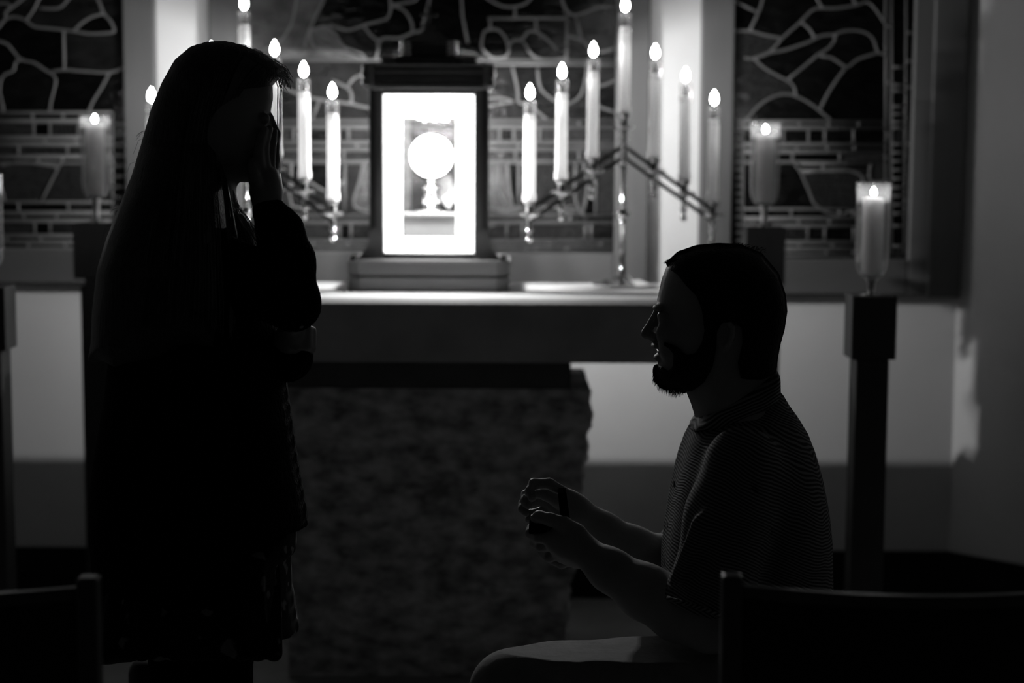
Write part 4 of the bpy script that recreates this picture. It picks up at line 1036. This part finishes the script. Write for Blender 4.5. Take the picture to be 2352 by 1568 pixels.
# ------------------------------------------------------------------ the standing woman
DP2 = 2.95
def G(px, py, dy=0.0): return Q(px, py, dy, DP2)
def outw(pts): return outl(pts, DP2)
wom = thing('person', 'woman with very long hair and black cardigan, standing with one hand over her face', 'person', (P(470, 1400, DP2).x, DP2, 0))
WH = [(405, 330), (398, 260), (410, 190), (450, 135), (510, 117), (570, 127), (612, 160), (625, 195), (627, 225), (622, 248), (619, 264), (624, 284), (625, 322), (619, 345), (619, 365), (616, 380), (607, 397), (592, 412), (575, 418), (532, 414), (519, 405), (512, 440), (510, 500), (440, 500), (432, 420)]
wf = Field((P(390, 1200, DP2).x-.03, DP2-.27, P(500, 1000, DP2).z), (P(735, 400, DP2).x+.01, DP2+.27, P(500, 105, DP2).z), .0026)
xfw = P(625, 250, DP2).x; xbw = P(400, 250, DP2).x
def wW(X, Z):
    u = np.clip((xfw-X)/(xfw-xbw), 0, 1); low = np.clip((P(500, 380, DP2).z+.05-Z)/.10, 0, 1)
    return (.046+.028*np.clip(u/.5, 0, 1)**.8)*(1-.28*low)
wf.inflate(outw(WH), DP2, wW, .058, 0, p=2.2)
wf.cone(G(620, 268), G(634, 308), .006, .0075, .008); wf.cone(G(634, 308), G(622, 316), .0075, .007, .005)
for s in (-1, 1):
    wf.ell(G(612, 272, s*.028), (.012, .013, .008), .004, '-'); wf.ell(G(606, 272, s*.028), (.0105, .012, .0095), .002)
    wf.ell(G(592, 330, s*.032), (.020, .015, .022), .012)
wf.ell(G(621, 345), (.006, .017, .005), .004); wf.ell(G(619, 358), (.006, .015, .005), .004)
wf.cone(G(470, 420), G(470, 540), .052, .065, .02)
wf.ell(G(440, 660), (.09, .145, .16), .04); wf.ell(G(440, 850), (.09, .13, .15), .05)
# raised near arm and the hand over the face
wf.chain([(G(430, 560, -.13), .042), (G(660, 695, -.11), .034), (G(645, 600, -.09), .032), (G(617, 482, -.05), .022)], .02)
wf.chain([(G(616, 480, -.05), .022), (G(611, 440, -.045), .024), (G(609, 412, -.040), .024)], .014)
wf.cone(G(619, 440, -.035), G(624, 408, -.020), .018, .016, .012)
fw = [[(600, 396, -.052, .0095), (594, 350, -.056, .0086), (600, 318, -.050, .0080), (607, 298, -.046, .0068)],
      [(610, 392, -.042, .0098), (606, 345, -.046, .0088), (612, 312, -.038, .0080), (619, 296, -.034, .0068)],
      [(620, 394, -.028, .0092), (622, 350, -.028, .0084), (626, 320, -.020, .0076), (629, 302, -.016, .0066)],
      [(627, 402, -.012, .0085), (632, 366, -.008, .0076), (633, 338, .002, .0068), (633, 322, .006, .0060)]]
for f_ in fw:
    c_ = [(G(a, b, d), r_) for a, b, d, r_ in f_]
    for (a, ra), (b, rb_) in zip(c_, c_[1:]): wf.cone(a, b, ra, rb_, .003)
wf.chain([(G(603, 445, -.055), .013), (G(588, 418, -.066), .011), (G(580, 390, -.062), .0095), (G(580, 372, -.056), .0080)], .004)
# far arm across the waist, its hand cupping the raised elbow
wf.chain([(G(440, 570, .13), .042), (G(500, 800, .10), .036), (G(655, 800, -.03), .026), (G(668, 775, -.07), .022), (G(676, 764, -.085), .022)], .02)
for i in range(4):
    y_ = 754+i*13
    c_ = [(G(684, y_, -.090+.0*i), .0088), (G(704, y_+1, -.085), .0082), (G(716, y_+6, -.070), .0076), (G(716, y_+10, -.052), .0068)]
    for (a, ra), (b, rb_) in zip(c_, c_[1:]): wf.cone(a, b, ra, rb_, .003)
wf.chain([(G(668, 758, -.10), .012), (G(674, 744, -.128), .0105), (G(690, 742, -.135), .009)], .004)
fobj('body', wf, M['skinw'], wom, 2)
lf = Field((P(395, 1500, DP2).x-.10, DP2-.14, .02), (P(540, 1500, DP2).x+.10, DP2+.16, P(470, 1380, DP2).z), .005)
for px, dy in ((500, -.055), (415, .07)):
    a = Vector(G(px, 1400, dy)); lf.chain([(tuple(a), .070), ((a.x+.0, a.y, .50), .056), ((a.x-.005, a.y, .36), .053), ((a.x-.01, a.y, .10), .036)], .01)
fobj('tights', lf, M['tights'], wom, 1)
for px, dy in ((500, -.055), (415, .07)):
    a = Vector(G(px, 1400, dy)); f = Field((a.x-.14, a.y-.09, -.01), (a.x+.24, a.y+.09, .42), .005)
    f.chain([((a.x-.01, a.y, .38), .059), ((a.x-.012, a.y, .25), .056), ((a.x-.012, a.y, .09), .044)], .02); f.chain([((a.x-.02, a.y, .045), .042), ((a.x+.06, a.y, .04), .040), ((a.x+.14, a.y, .032), .034)], .02)
    cutplane(f, (a.x, a.y, 0.001), (0, 0, -1), (a.x-.14, a.y-.09, -.01), (a.x+.24, a.y+.09, .42)); fobj('boot', f, M['boot'], wom)
# dress hem showing under the cardigan
df = Field((P(225, 1400, DP2).x-.02, DP2-.19, P(450, 1512, DP2).z-.01), (P(695, 1400, DP2).x+.02, DP2+.19, P(450, 1190, DP2).z+.01), .004)
DRESS = [(300, 1200), (678, 1200), (679, 1262), (665, 1277), (669, 1350), (686, 1448), (650, 1457), (612, 1460), (610, 1486), (580, 1498), (480, 1486), (400, 1478), (345, 1462), (333, 1503), (280, 1506), (233, 1500), (236, 1340), (262, 1260)]
df.inflate(outw(DRESS), DP2, lambda X, Z: .14+.012*np.sin(X*70)+0*Z, .05, 0)
for px in range(250, 640, 38):
    for s in (-1, 1):
        df.cone(G(px+10, 1300, s*.13), G(px, 1500, s*.145), .004, .014, .012)
cutplane(df, G(450, 1500), (0.0, 0, -1), df.lo, df.lo+df.n*df.h) if False else None
fobj('dress', df, M['dress'], wom, 1)
# long fuzzy cardigan with both sleeves
kf = Field((P(205, 900, DP2).x-.02, DP2-.27, P(450, 1425, DP2).z), (P(735, 700, DP2).x+.02, DP2+.27, P(450, 430, DP2).z), .0036)
CARD = [(500, 452), (545, 482), (585, 532), (612, 600), (630, 700), (646, 800), (655, 875), (666, 950), (680, 1050), (693, 1120), (702, 1175), (704, 1206), (679, 1216), (652, 1224), (646, 1300), (632, 1392), (560, 1414), (450, 1410), (360, 1402), (290, 1374), (240, 1347), (222, 1290), (215, 1210), (218, 1110), (232, 1000), (247, 920), (258, 830), (262, 740), (275, 640), (300, 560), (350, 490), (430, 452)]
zz0, zz1 = P(450, 450, DP2).z, P(450, 580, DP2).z
def kW(X, Z): return .06+.105*np.clip((zz0-Z)/(zz0-zz1), 0, 1)**.6 - .03*np.clip((P(450, 800, DP2).z+.1-np.abs(Z-P(450, 800, DP2).z)*0-Z)/.2, 0, 1)*0
kf.inflate(outw(CARD), DP2, kW, .10, 0, p=2.4)
kf.chain([(G(425, 575, -.108), .060), (G(560, 645, -.125), .054), (G(674, 698, -.115), .041), (G(662, 600, -.09), .0410), (G(643, 532, -.066), .036), (G(618, 484, -.052), .0275)], .02)
kf.chain([(G(430, 570, .135), .060), (G(500, 790, .11), .052), (G(600, 815, .0), .046), (G(660, 818, -.035), .0440)], .02)
nz = np.random.RandomState(4)
gx_, gy_, gz_ = np.meshgrid(*[a.astype(np.float32) for a in kf.ax], indexing='ij')
kf.F += .0011*(np.sin(gx_*560+2*np.sin(gz_*190))*np.sin(gz_*610+2*np.sin(gy_*230))*np.sin(gy_*520+1.5*np.sin(gx_*170)))
del gx_, gy_, gz_
fobj('cardigan', kf, M['cardigan'], wom, 0)
# hair
HR = [(480, 95), (440, 107), (404, 137), (374, 190), (350, 250), (330, 320), (310, 400), (285, 470), (262, 535), (243, 610), (233, 700), (230, 770), (222, 815), (236, 828), (262, 822), (300, 842), (400, 835), (480, 800), (520, 812), (560, 795), (572, 700), (566, 600), (556, 540), (543, 480), (530, 430), (520, 405), (514, 350), (522, 300), (548, 258), (588, 228), (622, 200), (645, 176), (652, 157), (634, 143), (600, 122), (560, 105), (520, 95)]
hp = outw(HR)
zh0 = P(450, 330, DP2).z; zh1 = P(450, 600, DP2).z
def hW(X, Z): return .086+.122*np.clip((zh0-Z)/(zh0-zh1), 0, 1)**.8 + 0*X
hff = Field((P(210, 700, DP2).x-.01, DP2-.24, P(450, 850, DP2).z), (P(660, 200, DP2).x+.01, DP2+.24, P(450, 85, DP2).z+.01), .0034)
hff.inflate(hp, DP2, hW, .075, 0, p=2.2)
fobj('hair', hff, M['longhair'], wom, 1)
def hair_side(px, py):
    """half depth of the hair mass at a picture point"""
    x, z = PXZ(px, py, DP2); best = 1e9; ins = False
    for i in range(len(hp)):
        ax, az = hp[i]; bx, bz = hp[(i+1) % len(hp)]; ex, ez = bx-ax, bz-az
        t = max(0, min(1, ((x-ax)*ex+(z-az)*ez)/(ex*ex+ez*ez))); best = min(best, math.hypot(x-ax-t*ex, z-az-t*ez))
        if (az > z) != (bz > z) and x < ex*(z-az)/ez+ax: ins = not ins
    t = min(best/.075, 1) if ins else 0
    return float(hW(np.float32(x), np.float32(z)))*math.sqrt(max(1-(1-t)**2.2, 0))
rg = random.Random(9); bm = bmesh.new(); bmA = bm; bmB = bmesh.new()
for i in range(460):
    bm = bmB if i % 4 == 0 else bmA
    u = rg.random(); s = -1 if rg.random() < .8 else 1
    if u < .72:     # from the crown down the back
        v = rg.random(); x0_ = 430+v*130; xm = 345+v*150; x1_ = 245+v*270
        ctrl = [(x0_, 112+abs(x0_-500)*.12), ((x0_+xm)/2-8, 200), (xm, 330), (xm*.45+x1_*.55, 520), (x1_, 700), (x1_-4, 790+rg.uniform(-40, 30))]
    else:           # the lock falling in front of the shoulder
        bm = bmB; v = rg.random(); ctrl = [(560+v*50, 128+v*30), (530+v*40, 190), (500+v*14, 290), (508+v*12, 400), (520+v*22, 520), (530+v*32, 640), (525+v*36, 770+rg.uniform(-30, 20))]
    ctrl = smoothline(ctrl, 3); pts = []
    for (a, b) in ctrl:
        a += rg.uniform(-1, 1); pts.append(G(a, b, s*(hair_side(a, b)+.0008)))
    n_ = len(pts); tube(bm, pts, [.00075*(1-.6*(k_/n_)) for k_ in range(n_)], 3, False)
o = bm_obj('hair_strands', bmA, M['longhair'], wom); o['kind'] = 'stuff'
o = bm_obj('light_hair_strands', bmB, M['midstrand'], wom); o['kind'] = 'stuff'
bm = bmesh.new()
def wisp(pts, r_=.0005): tube(bm, [G(*p) for p in pts], r_, 3, False)
for i in range(60):     # flyaways over the crown, coloured pale for a candlelit rim
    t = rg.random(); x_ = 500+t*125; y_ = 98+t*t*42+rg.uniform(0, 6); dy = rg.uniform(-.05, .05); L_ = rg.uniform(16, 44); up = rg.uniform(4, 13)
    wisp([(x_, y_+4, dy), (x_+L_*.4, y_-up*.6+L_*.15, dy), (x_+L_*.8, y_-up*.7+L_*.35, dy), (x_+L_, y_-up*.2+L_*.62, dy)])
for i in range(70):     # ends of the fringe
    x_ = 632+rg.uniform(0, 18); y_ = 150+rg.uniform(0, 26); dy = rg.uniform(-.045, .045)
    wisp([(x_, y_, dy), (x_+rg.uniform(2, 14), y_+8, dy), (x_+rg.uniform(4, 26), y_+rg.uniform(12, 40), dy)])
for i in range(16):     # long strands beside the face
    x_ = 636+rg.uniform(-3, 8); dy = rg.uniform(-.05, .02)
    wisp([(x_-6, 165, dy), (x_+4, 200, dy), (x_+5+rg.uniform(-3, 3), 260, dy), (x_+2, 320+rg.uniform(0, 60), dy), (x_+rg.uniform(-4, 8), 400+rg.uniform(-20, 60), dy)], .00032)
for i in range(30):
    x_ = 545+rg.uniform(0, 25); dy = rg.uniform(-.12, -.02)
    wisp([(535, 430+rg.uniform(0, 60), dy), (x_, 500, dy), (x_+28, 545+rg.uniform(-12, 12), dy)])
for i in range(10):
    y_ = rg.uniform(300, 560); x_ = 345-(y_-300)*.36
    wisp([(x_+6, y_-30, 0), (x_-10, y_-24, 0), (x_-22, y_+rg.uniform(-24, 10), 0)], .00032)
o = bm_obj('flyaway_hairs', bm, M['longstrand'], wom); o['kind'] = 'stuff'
# stool behind her legs
st = P(293, 1525, 3.42); zst = P(330, 1517, 3.42).z
t = thing('stool', 'low black upholstered stool behind the standing woman\'s legs', 'stool', (st.x+.095, 3.55, 0))
bm = bmesh.new(); box(bm, st.x, st.x+.19, 3.40, 3.70, zst-.075, zst, .028, 4); bm_obj('padded_seat', bm, M['boot'], t, smooth=True, flat_angle=50)
for a in (.03, .16):
    for b in (3.43, 3.67):
        bm = bmesh.new(); box(bm, st.x+a-.015, st.x+a+.015, b-.015, b+.015, 0, zst-.076, .002); bm_obj('leg', bm, M['chairwood'], t)
